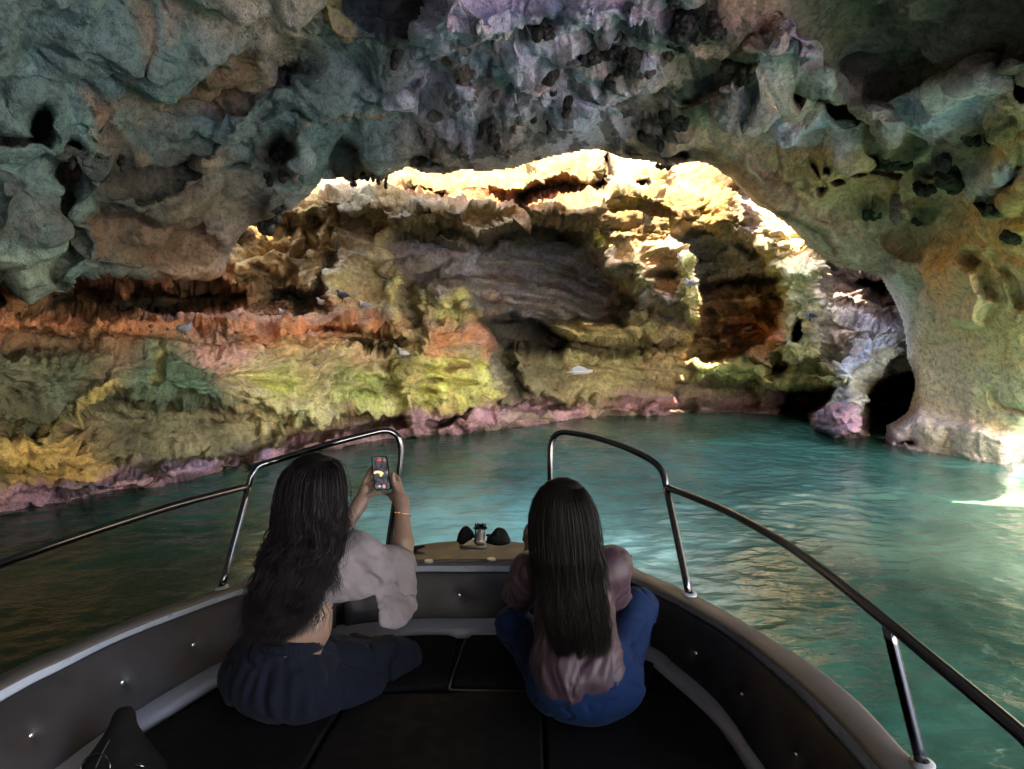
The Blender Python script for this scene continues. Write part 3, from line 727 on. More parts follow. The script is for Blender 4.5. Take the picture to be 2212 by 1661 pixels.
for pts_, w_, a_ in [([(1520, 650), (1580, 640), (1660, 655)], 12, .3), ([(1510, 690), (1570, 680), (1630, 690)], 10, .35), ([(1600, 640), (1640, 700), (1680, 720)], 12, .3), ([(1520, 725), (1600, 720), (1680, 735)], 9, .35), ([(1540, 670), (1550, 740)], 9, -.3), ([(1620, 610), (1640, 660)], 12, .4), ([(1580, 700), (1600, 760)], 8, -.3)]:
    B.both(B.line(pts_, w_, 7, 1.6), (.30, .17, .10) if a_ > 0 else (.06, .05, .04), a_, 0.5)
B.paint(B.poly([(1600, 680), (1680, 660), (1680, 740), (1600, 730)], 12), (.52, .19, .09), 0.85)
B.paint(B.poly([(1510, 730), (1600, 740), (1640, 760), (1560, 775)], 10), (.48, .24, .16), 0.8)
B.both(B.poly([(1500, 775), (1600, 770), (1660, 790), (1640, 830), (1520, 830)], 14), (.18, .23, .08), 0.25, 0.8)
B.both(B.line([(1600, 770), (1650, 800), (1690, 800)], 8, 7), (.06, .07, .03), -0.3, 0.6)
B.both(B.poly([(1685, 580), (1740, 560), (1770, 620), (1760, 760), (1700, 800), (1680, 760), (1695, 700)], 14), (.50, .50, .26), 0.5, 0.7)
B.both(B.blob(1723, 712, 8, 26, 12, 0.3, False), BLACK, -0.5, 0.9)
B.both(B.poly([(1680, 760), (1700, 780), (1690, 820), (1660, 810)], 8), (.32, .17, .05), -0.35, 0.8)
B.both(B.poly([(1780, 560), (1890, 590), (1930, 650), (1940, 700), (1860, 690), (1800, 660), (1770, 620)], 18), (.17, .14, .15), -0.45, 0.75)
B.both(B.blob(1895, 610, 30, 14, 10, 0.4, False), BLACK, -0.8, 0.8)
B.both(B.poly([(1640, 800), (1760, 800), (1850, 790), (1840, 830), (1740, 850), (1640, 840)], 12), (.44, .44, .17), 0.3, 0.75)
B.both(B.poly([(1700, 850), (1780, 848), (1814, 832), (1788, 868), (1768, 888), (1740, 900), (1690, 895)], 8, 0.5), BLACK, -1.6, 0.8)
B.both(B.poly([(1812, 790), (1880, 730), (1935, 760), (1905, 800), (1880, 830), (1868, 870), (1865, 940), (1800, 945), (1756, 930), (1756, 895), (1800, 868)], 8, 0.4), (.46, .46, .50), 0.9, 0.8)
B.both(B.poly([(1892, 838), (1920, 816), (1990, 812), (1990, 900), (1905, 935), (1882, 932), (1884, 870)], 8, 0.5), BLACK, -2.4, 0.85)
B.both(B.poly([(1756, 905), (1800, 880), (1866, 890), (1866, 960), (1756, 960)], 8, 0.6), (.34, .25, .42), 0.15, 0.8)
B.both(B.poly([(1470, 830), (1600, 840), (1640, 850), (1640, 880), (1480, 885)], 12), (.14, .11, .10), -0.3, 0.6)
# coralline band at the waterline
yb = shore_y(B.X)
for w, col in ((1.0, MAUVE),):
    th = 44 + 26 * fbm(np.stack([B.X / 120, B.X * 0, B.X * 0 + 3], -1)[:1], 3)
    hgt = (yb - B.Y) + 1.2 * B.wy
    k = (1 - sstep(0.75 * th, 1.3 * th, hgt)) * 0.92
    B.C = B.C * (1 - k[..., None]) + np.array(col) * k[..., None]
for q in [(700, 955, 80, 16, -8), (860, 925, 60, 18, -8), (980, 908, 60, 26, -6), (1040, 912, 46, 20), (1130, 893, 56, 30), (1215, 895, 40, 18), (1300, 880, 60, 24), (1370, 885, 50, 20), (1420, 890, 34, 16),
          (420, 1005, 80, 20, -10), (300, 1035, 90, 18, -8), (560, 985, 50, 18, -10), (180, 1062, 70, 16, -8), (1530, 880, 60, 10), (1660, 885, 50, 8)]:
    B.both(B.blob(*q), (.37, .19, .21) if 600 < q[0] < 1500 else (.31, .185, .27), 0.24, 0.75)
for pts, w in [([(925, 912), (960, 905), (1010, 890)], 7), ([(515, 985), (520, 1010)], 5), ([(1090, 870), (1150, 885), (1210, 880)], 7), ([(1440, 882), (1500, 885)], 8)]:
    B.both(B.line(pts, w, 5), (.06, .04, .05), -0.35, 0.7)
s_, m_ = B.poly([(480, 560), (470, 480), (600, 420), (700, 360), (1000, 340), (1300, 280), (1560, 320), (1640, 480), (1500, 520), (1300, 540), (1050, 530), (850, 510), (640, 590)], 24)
B.C[s_] *= 1 - m_[..., None] * np.array([.72, .775, .86])  # brow rock colour darkened where sunlit, to hold back its glare
# the rock goes on down below the water
below = sstep(6, 60, B.Y - yb)
rx, _, rz = ray(B.X, B.Y)
pb0 = None
B.D = smooth2(B.D, 1)
pb = world_pos(B)
nb = normals(smooth2(pb, 30))
wp = pb + 0.3 * np.stack([fbm(pb * 0.8 + k * 4.7 + 50, 3) for k in range(3)], -1)
strata = fbm(wp * np.array([0.7, 0.7, 3.4]) + 11, 5, gain=0.58)
rug = billow(wp * np.array([2.2, 2.2, 3.2]), 4, gain=0.55)
pit = sstep(0.55, 0.15, cells((wp * np.array([6.5, 6.5, 8.0])).reshape(-1, 3)).reshape(B.shape))
pit2 = sstep(0.5, 0.15, cells((wp * np.array([13, 13, 17.0]) + 5).reshape(-1, 3)).reshape(B.shape))
low = sstep(560, 760, B.Y)
pz = sstep(-0.15, 0.25, fbm(wp * 0.9 + 90, 2)) * (0.35 + 0.65 * low)
ridge = np.clip(0.16 - np.abs(fbm(wp * np.array([0.9, 0.9, 2.6]) + 33, 4)), 0, 1) * 6
s_, m_ = B.poly([(840, 530), (1000, 520), (1140, 500), (1230, 510), (1370, 640), (1360, 740), (1180, 760), (1020, 720), (990, 600), (900, 600)], 30)
hol = np.zeros(B.shape); hol[s_] = m_
disp = 0.26 * strata + 0.15 * rug - 0.06 * ridge - 0.09 * pit * pz - 0.035 * pit2 * pz + 0.03 * fbm(wp * 12, 4, gain=0.6)
gd = np.hypot(*np.gradient(smooth2(B.D, 3))) / B.step
disp = disp * (1 - 0.55 * hol) * (1 - 0.35 * sstep(70, 30, np.abs(yb - B.Y)))
pb = pb + nb * (disp / (1 + (gd / 0.10) ** 2))[..., None]
# below the water line the foot of the rock runs down steeply
deep = pb[..., 2] < 0.0
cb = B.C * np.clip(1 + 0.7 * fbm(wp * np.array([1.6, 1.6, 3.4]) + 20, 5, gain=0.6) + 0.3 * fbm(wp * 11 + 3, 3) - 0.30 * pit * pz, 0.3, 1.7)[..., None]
t1 = sstep(0.1, 0.42, fbm(wp * np.array([1.2, 1.2, 2.0]) + 70, 4))[..., None]
cb = cb * (1 - 0.5 * t1) + np.array([.36, .36, .15]) * 0.45 * t1 * np.clip(cb.mean(-1, keepdims=True) / 0.35, 0, 1.2)
t2 = sstep(0.12, 0.42, fbm(wp * np.array([1.4, 1.4, 2.6]) + 130, 4))[..., None]
cb = cb * (1 - 0.4 * t2) + np.array([.50, .27, .14]) * 0.4 * t2 * np.clip(cb.mean(-1, keepdims=True) / 0.35, 0, 1.2)
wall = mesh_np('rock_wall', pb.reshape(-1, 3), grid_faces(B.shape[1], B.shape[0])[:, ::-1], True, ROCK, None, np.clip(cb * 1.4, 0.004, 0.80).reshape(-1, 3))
tag(wall, kind='structure')

# ================================================================== the rest of the cavern, beyond the frame
def coarse(name, fn, nu, nv, col, hole=None):
    u, v = np.meshgrid(np.linspace(0, 1, nu), np.linspace(0, 1, nv))
    p = fn(u, v); n = normals(p)
    p = p + n * (0.35 * billow(p * 0.8, 4))[..., None]
    c = np.array(col) * np.clip(1 + 0.7 * fbm(p * 1.3, 4), 0.3, 1.7)[..., None]
    F = grid_faces(nu, nv)
    if hole is not None: F = F[~hole(p.reshape(-1, 3)[F].mean(1))]
    o = mesh_np(name, p.reshape(-1, 3), F, True, ROCK, None, c.reshape(-1, 3))
    return tag(o, kind='structure')
BACK_Y = -7.0
def f_roof(u, v):        # overhead, from the picture's top edge back over the boat
    x = -7.5 + 13.3 * u; y = 4.0 + (BACK_Y - 4.0) * v
    z = 4.35 + 0.3 * v + 0.3 * v * v - 0.05 * (x - 0.3) ** 2 * 0.6
    return np.stack([x, y, z], -1)
coarse('cave_ceiling', f_roof, 160, 120, (.36, .35, .31))
def f_left(u, v):        # left flank going back
    y = 5.2 + (BACK_Y - 5.2) * u; z = -1.0 + 6.2 * v
    x = -5.2 - 1.2 * u + 1.6 * np.maximum(v - 0.45, 0) ** 1.0
    return np.stack([x, y, z], -1)
coarse('rock_wall', f_left, 160, 90, (.24, .23, .16))
def f_right(u, v):       # right flank behind the viewer, leaving the mouth on the right open
    y = -2.0 + (BACK_Y + 2.0) * u; z = -1.0 + 6.4 * v
    x = 7.8 - 1.5 * np.maximum(v - 0.5, 0) + 0 * u
    return np.stack([x, y, z], -1)
def f_back(u, v):        # the cavern closes behind the boat
    x = 6.3 - 14.8 * u; y = BACK_Y + 0.3 + 0 * u - 0.6 * v; z = -1.0 + 6.6 * v
    return np.stack([x, y, z], -1)
coarse('rock_wall', f_back, 160, 90, (.34, .32, .26), lambda q: ((q[:, 0] - 3.6) / 2.7) ** 2 + ((q[:, 2] - 0.2) / 2.9) ** 2 < 1)

def f_bounce_cliff(u, v):       # unseen, added to bounce warm sunlight in: headland outside the mouth on the right
    y = 15.0 - 17.0 * u; x = 10.5 + 5.0 * u + 1.2 * v; z = -1.0 + 9.0 * v
    return np.stack([x, y, z], -1)
bounce_rock = coarse('bounce_headland', f_bounce_cliff, 140, 100, (.55, .42, .26))
# ------------------------------------------------------------------ sea
def water_material(name, tint):
    t = NT(name)
    v = t.pos()
    big = t.noise(v, 0.35, 4, 0.5, 0.4)
    med = t.noise(t.pos((1.0, 0.6, 1.0)), 1.3, 5, 0.6, 0.8)
    c = t.ramp(big, [(0.30, (0.026, 0.085, 0.055)), (0.50, (0.036, 0.15, 0.105)), (0.70, (0.05, 0.23, 0.175))])
    def pool(x, y, r, col, a, c):
        d = t.n('ShaderNodeVectorMath', operation='DISTANCE'); wv = t.n('ShaderNodeVectorMath', operation='ADD')
        nn = t.n('ShaderNodeTexNoise'); t.l(v, nn.inputs['Vector']); nn.inputs['Scale'].default_value = 0.9; nn.inputs['Detail'].default_value = 5
        sc = t.n('ShaderNodeVectorMath', operation='SCALE'); t.l(nn.outputs['Color'], sc.inputs[0]); sc.inputs['Scale'].default_value = 2.4
        t.l(v, wv.inputs[0]); t.l(sc.outputs[0], wv.inputs[1]); t.l(wv.outputs[0], d.inputs[0]); d.inputs[1].default_value = (x + 1.2, y + 1.2, 1.2)
        m = t.n('ShaderNodeMapRange', interpolation_type='SMOOTHSTEP'); t.l(d.outputs['Value'], m.inputs[0])
        m.inputs[1].default_value = r; m.inputs[2].default_value = r * 0.25; m.inputs[3].default_value = 0; m.inputs[4].default_value = a
        return t.mix(m.outputs[0], c, col)
    c = pool(-0.1, 5.6, 2.3, (0.30, 0.86, 0.80), 1.0, c)        # pale sand seen through shallow water
    c = pool(2.0, 7.5, 3.0, (0.07, 0.25, 0.22), 0.8, c)
    c = pool(4.8, 4.9, 2.6, (0.20, 0.36, 0.22), 0.9, c)
    c = pool(11.8, -1.2, 7.2, (0.62, 0.56, 0.44), 1.0, c)        # unseen sandy shallows added outside the right mouth to bounce sunlight up
    c = pool(4.5, -13.0, 7.0, (0.40, 0.42, 0.46), 1.0, c)     # and behind, where the boat came in, added for uplight too
    c = pool(-3.0, 3.4, 3.2, (0.020, 0.050, 0.036), 0.85, c)   # darker green patch on the near left
    c2 = t.ramp(med, [(0.3, (0.6,) * 3), (0.55, (1,) * 3), (0.8, (1.45,) * 3)])
    c = t.mix(0.85, c, c2, 'MULTIPLY')
    c = t.mix(1.0, c, tint, 'MULTIPLY')
    t.set(Base_Color=c, Roughness=0.055, IOR=1.34)
    h1 = t.noise(t.pos((1.0, 1.7, 1)), 5.0, 4, 0.55, 0.3)
    h2 = t.noise(t.pos((1.0, 1.6, 1)), 16.0, 4, 0.6, 0.2)
    t.set(Normal=t.bump(t.math('ADD', h1, t.math('MULTIPLY', h2, 0.30)), 0.5, 0.03))
    return t.m
WATER = water_material('sea_water', (0.80, 0.74, 0.74))
OPEN_SEA = water_material('open_sea_water', (1.3, 0.75, 1.25))
nx, ny = 620, 560
ux, uy = np.meshgrid(np.linspace(0, 1, nx), np.linspace(0, 1, ny))
wx_ = -9 + 21 * ux; wy_ = 0.2 + 15.8 * uy ** 1.15
q = np.stack([wx_, wy_ * 1.35, np.zeros_like(wx_)], -1)
q = q + 0.35 * np.stack([fbm(q * 0.7 + 3, 2), fbm(q * 0.7 + 9, 2), np.zeros_like(wx_)], -1)
hz = 0.030 * fbm(q * 0.9, 2) + 0.014 * (0.4 - 2 * np.abs(noise3(q * 2.6))) + 0.009 * fbm(q * 6.5, 3)
sea = mesh_np('sea_water', np.stack([wx_, wy_, hz], -1).reshape(-1, 3), grid_faces(nx, ny), True, WATER)
tag(sea, kind='structure')
ox = np.array([[-400, -400, -0.03], [600, -400, -0.03], [600, 600, -0.03], [-400, 600, -0.03]], float)
sea2 = mesh_np('sea_water', ox, np.array([[0, 1, 2, 3]]), False, OPEN_SEA)
tag(sea2, kind='structure')
# ------------------------------------------------------------------ boat materials
GEL = simple('white_gelcoat', (.24, .25, .29), 0.32, var=0.06, scale=5)
GEL2 = simple('cream_nonskid', (.072, .066, .066), 0.5, var=0.15, scale=6, bump=0.3, bscale=260)
VINYL = simple('grey_brown_vinyl', (.021, .0185, .021), 0.55, var=0.25, scale=7, bump=0.45, bscale=300, spec=0.35)
CUSH = simple('charcoal_cushion', (.003, .003, .0034), 0.85, var=0.4, scale=9, bump=0.4, bscale=500, spec=0.12)
PIPING = simple('grey_piping', (.035, .035, .04), 0.5)
STEEL = simple('stainless_steel', (.12, .125, .145), 0.17, metal=1.0, var=0.05, scale=30)
BLACKPL = simple('black_rubber', (.003, .003, .003), 0.7, spec=0.15)
GALV = simple('galvanised_metal', (.33, .30, .26), 0.42, metal=0.7, var=0.2, scale=40)
BUTTON = simple('chrome_button', (.70, .72, .78), 0.18, metal=0.9)

def proj(p):
    """world point(s) to the 2212 px picture"""
    p = np.asarray(p, float); d = p - np.array([0, 0, CAM_H])
    f = d[..., 1] * CP - d[..., 2] * SP; u = d[..., 1] * SP + d[..., 2] * CP
    return np.stack([CX + F_PX * d[..., 0] / f, CY - F_PX * u / f], -1)

def catmull(pts, n):
    """smooth resampled curve through the points"""
    p = np.array(pts, float)
    a = np.concatenate([[2 * p[0] - p[1]], p, [2 * p[-1] - p[-2]]])
    out = []
    for i in range(1, len(a) - 2):
        t = np.linspace(0, 1, 24, endpoint=False)[:, None]
        out.append(0.5 * (2 * a[i] + (a[i + 1] - a[i - 1]) * t + (2 * a[i - 1] - 5 * a[i] + 4 * a[i + 1] - a[i + 2]) * t ** 2
                          + (-a[i - 1] + 3 * a[i] - 3 * a[i + 1] + a[i + 2]) * t ** 3))
    c = np.concatenate(out + [p[-1:]])
    s = np.concatenate([[0], np.cumsum(np.linalg.norm(np.diff(c, axis=0), axis=1))])
    q = np.linspace(0, s[-1], n)
    return np.stack([np.interp(q, s, c[:, k]) for k in range(p.shape[1])], -1)

def tube(name, pts, r, mat, parent=None, n=None, sides=14, smoothcurve=True, caps=True):
    pts = np.array(pts, float)
    c = catmull(pts, n or max(8, 6 * len(pts))) if smoothcurve else pts
    rr = np.interp(np.linspace(0, 1, len(c)), np.linspace(0, 1, len(r)), r) if np.ndim(r) else np.full(len(c), r)
    T = np.gradient(c, axis=0); T /= np.linalg.norm(T, axis=1)[:, None] + 1e-9
    up = np.array([0, 0, 1.0]) if abs(T[0][2]) < 0.9 else np.array([1.0, 0, 0])
    N = np.cross(T[0], up); N /= np.linalg.norm(N)
    V = []
    a = np.linspace(0, 2 * np.pi, sides, endpoint=False)
    for i in range(len(c)):
        N = N - T[i] * N.dot(T[i]); N /= np.linalg.norm(N) + 1e-9
        Bn = np.cross(T[i], N)
        V.append(c[i] + rr[i] * (np.cos(a)[:, None] * N + np.sin(a)[:, None] * Bn))
    V = np.concatenate(V)
    i = np.arange(len(c) * sides).reshape(len(c), sides); j = np.roll(i, -1, 1)
    F = np.stack([i[:-1], j[:-1], j[1:], i[1:]], -1).reshape(-1, 4)
    Fs = [F]
    if caps:
        V = np.concatenate([V, c[:1], c[-1:]]); m = len(c) * sides
        Fs.append(np.stack([j[0], i[0], np.full(sides, m)], -1)); Fs.append(np.stack([i[-1], j[-1], np.full(sides, m + 1)], -1))
    return mesh_np(name, V, Fs, True, mat, parent)

def prism(name, poly, z0, z1, mat, parent=None, bev=0.012):
    """flat slab with a rounded rim over a plan polygon (n,2)"""
    p = np.array(poly, float); n = len(p)
    if (np.roll(p[:, 0], -1) * p[:, 1] - p[:, 0] * np.roll(p[:, 1], -1)).sum() > 0: p = p[::-1]
    e = np.roll(p, -1, 0) - p; nrm = np.stack([e[:, 1], -e[:, 0]], -1); nrm /= np.linalg.norm(nrm, axis=1)[:, None] + 1e-9
    vn = nrm + np.roll(nrm, 1, 0); vn /= np.maximum(np.linalg.norm(vn, axis=1)[:, None], 0.3)
    rings = [(0, z0), (0, z1 - bev)] + [(bev * (1 - math.cos(a)), z1 - bev + bev * math.sin(a)) for a in (0.5, 1.0, 1.57)]
    V = np.concatenate([np.concatenate([p - vn * o, np.full((n, 1), z)], 1) for o, z in rings])
    i = np.arange(len(rings) * n).reshape(len(rings), n); j = np.roll(i, -1, 1)
    F = [tuple(f) for f in np.stack([i[:-1], j[:-1], j[1:], i[1:]], -1).reshape(-1, 4)]
    F.append(tuple(i[-1])); F.append(tuple(i[0][::-1]))
    me = bpy.data.meshes.new(name); me.from_pydata([tuple(v) for v in V], [], [tuple(int(k) for k in f) for f in F])
    me.polygons.foreach_set('use_smooth', [len(f) == 4 for f in F])
    me.materials.append(mat); me.update()
    o = bpy.data.objects.new(name, me); COL.objects.link(o)
    if parent is not None: o.parent = parent
    return o

boat = empty('motor_boat', (0, 0, 0))
tag(boat, 'open motor boat bow with grey padded sides, pale gunwale and stainless rails', 'boat')
GZ = 0.70
def pz(l, z): return [PZ(x, y, z) for x, y in l]
def aft(l, z): return [np.array([x, y, z]) for x, y in l]
O = aft([(-1.96, -1.6), (-1.95, 0.2), (-1.83, 1.3)], GZ) + pz([(0, 1458), (159, 1388), (317, 1324), (454, 1280), (536, 1255), (640, 1228), (760, 1202), (884, 1182), (945, 1174),
     (1000, 1170), (1060, 1170), (1129, 1174), (1220, 1184), (1300, 1202), (1359, 1222), (1408, 1244), (1471, 1271), (1529, 1300), (1591, 1334), (1663, 1379), (1730, 1419), (1797, 1468),
     (1864, 1526), (1931, 1598), (1976, 1642)], GZ) + aft([(1.12, 1.2), (1.2, 0.4), (1.22, -1.6)], GZ)
I = aft([(-1.86, -1.6), (-1.85, 0.2), (-1.73, 1.3)], GZ) + pz([(0, 1489), (140, 1421), (270, 1362), (400, 1312), (533, 1267), (640, 1250), (760, 1234), (885, 1221), (1000, 1220),
     (1130, 1221), (1250, 1229), (1363, 1249), (1417, 1271), (1484, 1307), (1574, 1358), (1663, 1423), (1752, 1499), (1842, 1589), (1905, 1661)], GZ) + aft([(0.98, 1.2), (1.06, 0.4), (1.08, -1.6)], GZ)
L = aft([(-1.85, -1.6), (-1.84, 0.2), (-1.72, 1.3)], .655) + pz([(0, 1516), (130, 1447), (254, 1385), (390, 1331), (527, 1283), (640, 1266), (760, 1249), (885, 1236), (1000, 1235), (1130, 1236),
     (1250, 1243), (1363, 1258), (1417, 1283), (1484, 1318), (1574, 1374), (1663, 1446), (1730, 1508), (1797, 1580), (1869, 1661)], .655) + aft([(0.97, 1.2), (1.05, 0.4), (1.07, -1.6)], .655)
K = aft([(-1.80, -1.6), (-1.79, 0.2), (-1.68, 1.2)], .445) + pz([(60, 1700), (140, 1645), (190, 1607), (270, 1552), (381, 1483), (495, 1423), (640, 1375), (760, 1350), (885, 1337), (1000, 1336),
     (1130, 1337), (1260, 1352), (1404, 1396), (1462, 1439), (1529, 1495), (1583, 1557), (1654, 1661)], .445) + aft([(0.90, 1.1), (0.98, 0.4), (1.0, -1.6)], .445)
Q = aft([(-1.70, -1.6), (-1.69, 0.2), (-1.60, 1.1)], .43) + pz([(190, 1668), (301, 1585), (390, 1529), (476, 1477), (640, 1420), (760, 1392), (885, 1376), (1000, 1375), (1130, 1376), (1260, 1392),
     (1395, 1428), (1439, 1459), (1506, 1517), (1565, 1580), (1618, 1661)], .43) + aft([(0.82, 1.1), (0.88, 0.4), (0.9, -1.6)], .43)
NB = 420
def ang_curve(l):
    """resample so that matching samples of the nested curves face each other (by angle about the foredeck)"""
    c = catmull(l, 1600); o = np.array([-0.28, 1.6])
    a = np.unwrap(np.arctan2(c[:, 1] - o[1], c[:, 0] - o[0]))
    if a[-1] > a[0]: a = -a
    t = np.linspace(-math.radians(250), -math.radians(-70), NB)
    a = -a
    order = np.argsort(a)
    return np.stack([np.interp(np.linspace(a.min(), a.max(), NB), a[order], c[order, k]) for k in range(3)], -1)
cO, cI, cL, cK, cQ = [ang_curve(l) for l in (O, I, L, K, Q)]

def strip(name, rows, mat, parent=boat, flip=False, sl=slice(None)):
    R = np.stack([r[sl] for r in rows]); nv, nu = R.shape[:2]
    F = grid_faces(nu, nv)
    return mesh_np(name, R.reshape(-1, 3), F if not flip else F[:, ::-1], True, mat, parent)
def lerp(a, b, t): return a + (b - a) * t
down = np.array([0, 0, -1.0])
out_dir = (cO - cI); out_dir[:, 2] = 0; out_dir /= np.linalg.norm(out_dir, axis=1)[:, None] + 1e-9
# hull side, gunwale with a rounded outer roll and an inner lip
strip('hull', [cO + out_dir * 0.010 + down * 0.03, cO + out_dir * 0.012 + down * 0.06, cO - out_dir * 0.02 + down * 0.10, cO - out_dir * 0.06 + down * 0.40, cO - out_dir * 0.16 + down * 0.85], GEL)
strip('gunwale', [cO + out_dir * 0.010 + down * 0.03, cO + out_dir * 0.011 + down * 0.012, cO + out_dir * 0.004 + down * 0.002, cO - out_dir * 0.01 - down * 0.003, lerp(cO, cI, 0.5) - down * 0.008,
                  cI + out_dir * 0.012 - down * 0.004, cI + out_dir * 0.003 + down * 0.001, cI + down * 0.006], GEL2)
strip('inner_lip', [cI + down * 0.006, lerp(cI, cL, 0.35) - out_dir * 0.002, lerp(cI, cL, 0.8), cL, cL + out_dir * 0.010 + down * 0.004], simple('lit_lip_gelcoat', (.33, .38, .48), 0.3, var=0.05))  # lip gelcoat painted brighter and bluer, as if lit from behind
strip('seat_ledge', [cK + out_dir * 0.02, cK - down * 0.001, lerp(cK, cQ, 0.5), cQ, cQ + down * 0.05], GEL)

# padded side panels with pulled-in buttons
buttons = {'left': [(418, 1392), (262, 1475), (65, 1590), (700, 1310)], 'front': [(993, 1285), (780, 1290)], 'right': [(1415, 1345), (1505, 1411), (1605, 1500), (1720, 1632)]}
pj = proj(lerp(cL, cK, 0.5))
uL = int(np.argmin(np.abs(pj[:, 0] - 735) + 1e3 * (cO[:, 1] < 2))); uR = int(np.argmin(np.abs(pj[:, 0] - 1409) + 1e3 * (cO[:, 1] < 2)))
def panel(name, a, b, bl, label=None):
    nv = 34
    t = np.linspace(0, 1, nv)[:, None, None]
    TOP, BOT = cL[a:b] + down * 0.004, cK[a:b]
    # finer along the length
    m = (b - a) * 3; s = np.linspace(0, b - a - 1, m)
    TOP = np.stack([np.interp(s, np.arange(b - a), TOP[:, k]) for k in range(3)], -1); BOT = np.stack([np.interp(s, np.arange(b - a), BOT[:, k]) for k in range(3)], -1)
    OD = np.stack([np.interp(s, np.arange(b - a), out_dir[a:b, k]) for k in range(3)], -1)
    G = TOP[None] * (1 - t) + BOT[None] * t
    puff = 0.020 * np.clip(np.sin(np.pi * t[..., 0]), 0, 1) ** 0.45
    endf = np.minimum(1, np.minimum(np.arange(m), np.arange(m)[::-1]) / 5.0) ** 0.5
    puff = puff * endf[None]
    pr = proj(G); pos = []
    for bx, by in bl:
        k = np.argmin(((pr - np.array([bx, by])) ** 2).sum(-1)); v, u = np.unravel_index(k, pr.shape[:2])
        d = np.linalg.norm(G - G[v, u], axis=-1)
        puff = puff - 0.021 * np.exp(-(d / 0.030) ** 1.3)
        pos.append((v, u))
    G2 = G - OD[None] * puff[..., None]
    o = mesh_np(name, G2.reshape(-1, 3), grid_faces(m, nv), True, VINYL, boat)
    for v, u in pos:
        c = G2[v, u] - OD[u] * 0.004
        a_ = np.linspace(0, 2 * np.pi, 12, endpoint=False)
        side = np.cross(OD[u], [0, 0, 1.0]); side /= np.linalg.norm(side)
        ring = lambda r, h: c - OD[u] * h + r * (np.cos(a_)[:, None] * side + np.sin(a_)[:, None] * np.array([0, 0, 1.0]))
        V = np.concatenate([ring(0.0085, -0.004), ring(0.0085, 0.001), ring(0.006, 0.004), [c - OD[u] * 0.0045]])
        i = np.arange(36).reshape(3, 12); j = np.roll(i, -1, 1)
        F = np.stack([i[:-1], j[:-1], j[1:], i[1:]], -1).reshape(-1, 4)
        mesh_np('button', V, [F, np.stack([i[2], j[2], np.full(12, 36)], -1)], True, BUTTON, o)
    return o
panel('side_panel', 2, uL, buttons['left'])
panel('front_panel', uL + 1, uR - 1, buttons['front'])
panel('side_panel', uR, NB - 2, buttons['right'])

# foredeck hatch, slightly proud of the deck
def xy(l, z=GZ): return [tuple(PZ(x, y, z)[:2]) for x, y in l]
deck = catmull([PZ(x, y, GZ) for x, y in [(840, 1196), (884, 1186), (945, 1178), (1000, 1174), (1060, 1174), (1129, 1178), (1220, 1190), (1285, 1206)]], 40)
deck_o = [tuple(p[:2]) for p in deck] + xy([(1250, 1217), (1130, 1216), (1000, 1215.5), (885, 1217), (850, 1219)])
prism('bow_hatch', deck_o, GZ - 0.004, GZ + 0.016, simple('hatch_nonskid', (.040, .033, .027), 0.6, var=0.12, scale=5, bump=0.3, bscale=300), boat, 0.006)
prism('anchor_plate', xy([(992, 1176), (1000, 1168), (1046, 1168), (1052, 1176), (1050, 1182), (994, 1182)], GZ + .02), GZ + 0.004, GZ + 0.028, GEL2, boat, 0.004)
for (x, y) in [(926, 1212), (1061, 1208)]:
    c = PZ(x, y, GZ + 0.016)
    a_ = np.linspace(0, 2 * np.pi, 18, endpoint=False)
    prism('latch', np.stack([c[0] + 0.020 * np.cos(a_), c[1] + 0.020 * np.sin(a_)], -1), GZ + 0.012, GZ + 0.020, GEL, boat, 0.002)
# cleats
def cleat(px, py, ang, mat):
    c = PZ(px, py, GZ + 0.03); d = np.array([math.cos(ang), math.sin(ang), 0])
    o = tube('cleat', [c - d * 0.065 + [0, 0, 0.008], c - d * 0.03, c, c + d * 0.03, c + d * 0.065 + [0, 0, 0.008]], [0.005, 0.009, 0.010, 0.009, 0.005], mat, boat)
    for s in (-1, 1):
        tube('foot', [c + d * 0.022 * s, c + d * 0.022 * s - [0, 0, 0.03]], 0.008, mat, o, n=4)
cleat(888, 1184, 0.15, BLACKPL)
cleat(1335, 1200, -0.5, STEEL)

# anchor roller (steel cheeks + black wheel) and anchor
rc = PZ(1037, 1140, 0.86)
Yb = rc[1]
def q3(px, py, Y): return P(px, py, Y)
roller = tube('bow_roller', [q3(1028, 1136, Yb), q3(1029.5, 1137, Yb), q3(1037, 1138, Yb), q3(1045.5, 1137, Yb), q3(1047, 1136, Yb)], [0.017, 0.015, 0.0125, 0.015, 0.017], BLACKPL, boat, n=20, sides=18)
for x0, x1, yb in [(1027, 1024.5, 1172), (1048, 1047, 1172)]:
    tube('cheek_plate', [q3(x0, 1131, Yb), q3(x0 + .4, 1142, Yb), q3(x0, 1155, Yb - 0.01), q3(x1, yb, Yb - 0.02)], 0.0035, STEEL, roller, n=12, sides=8)
anchor = empty('anchor', tuple(q3(1038, 1172, Yb)))
tag(anchor, 'plough anchor with two broad black flukes stowed on the bow roller', 'anchor')
def local(o, p): return np.asarray(p) - np.array(o.location)
tube('shank', [local(anchor, q3(1038, 1144, Yb)), local(anchor, q3(1036, 1156, Yb - .02)), local(anchor, q3(1035, 1174, Yb - .05))], [0.011, 0.017, 0.020], GALV, anchor, n=10)
tube('shackle', [local(anchor, q3(1042, 1150, Yb)), local(anchor, q3(1044, 1160, Yb - .01)), local(anchor, q3(1044, 1174, Yb - .04))], [0.006, 0.008, 0.008], GALV, anchor, n=8)
tube('stock', [local(anchor, q3(1012, 1160, Yb + .02)), local(anchor, q3(1040, 1157, Yb + .02)), local(anchor, q3(1062, 1156, Yb + .02))], 0.006, BLACKPL, anchor, n=8)
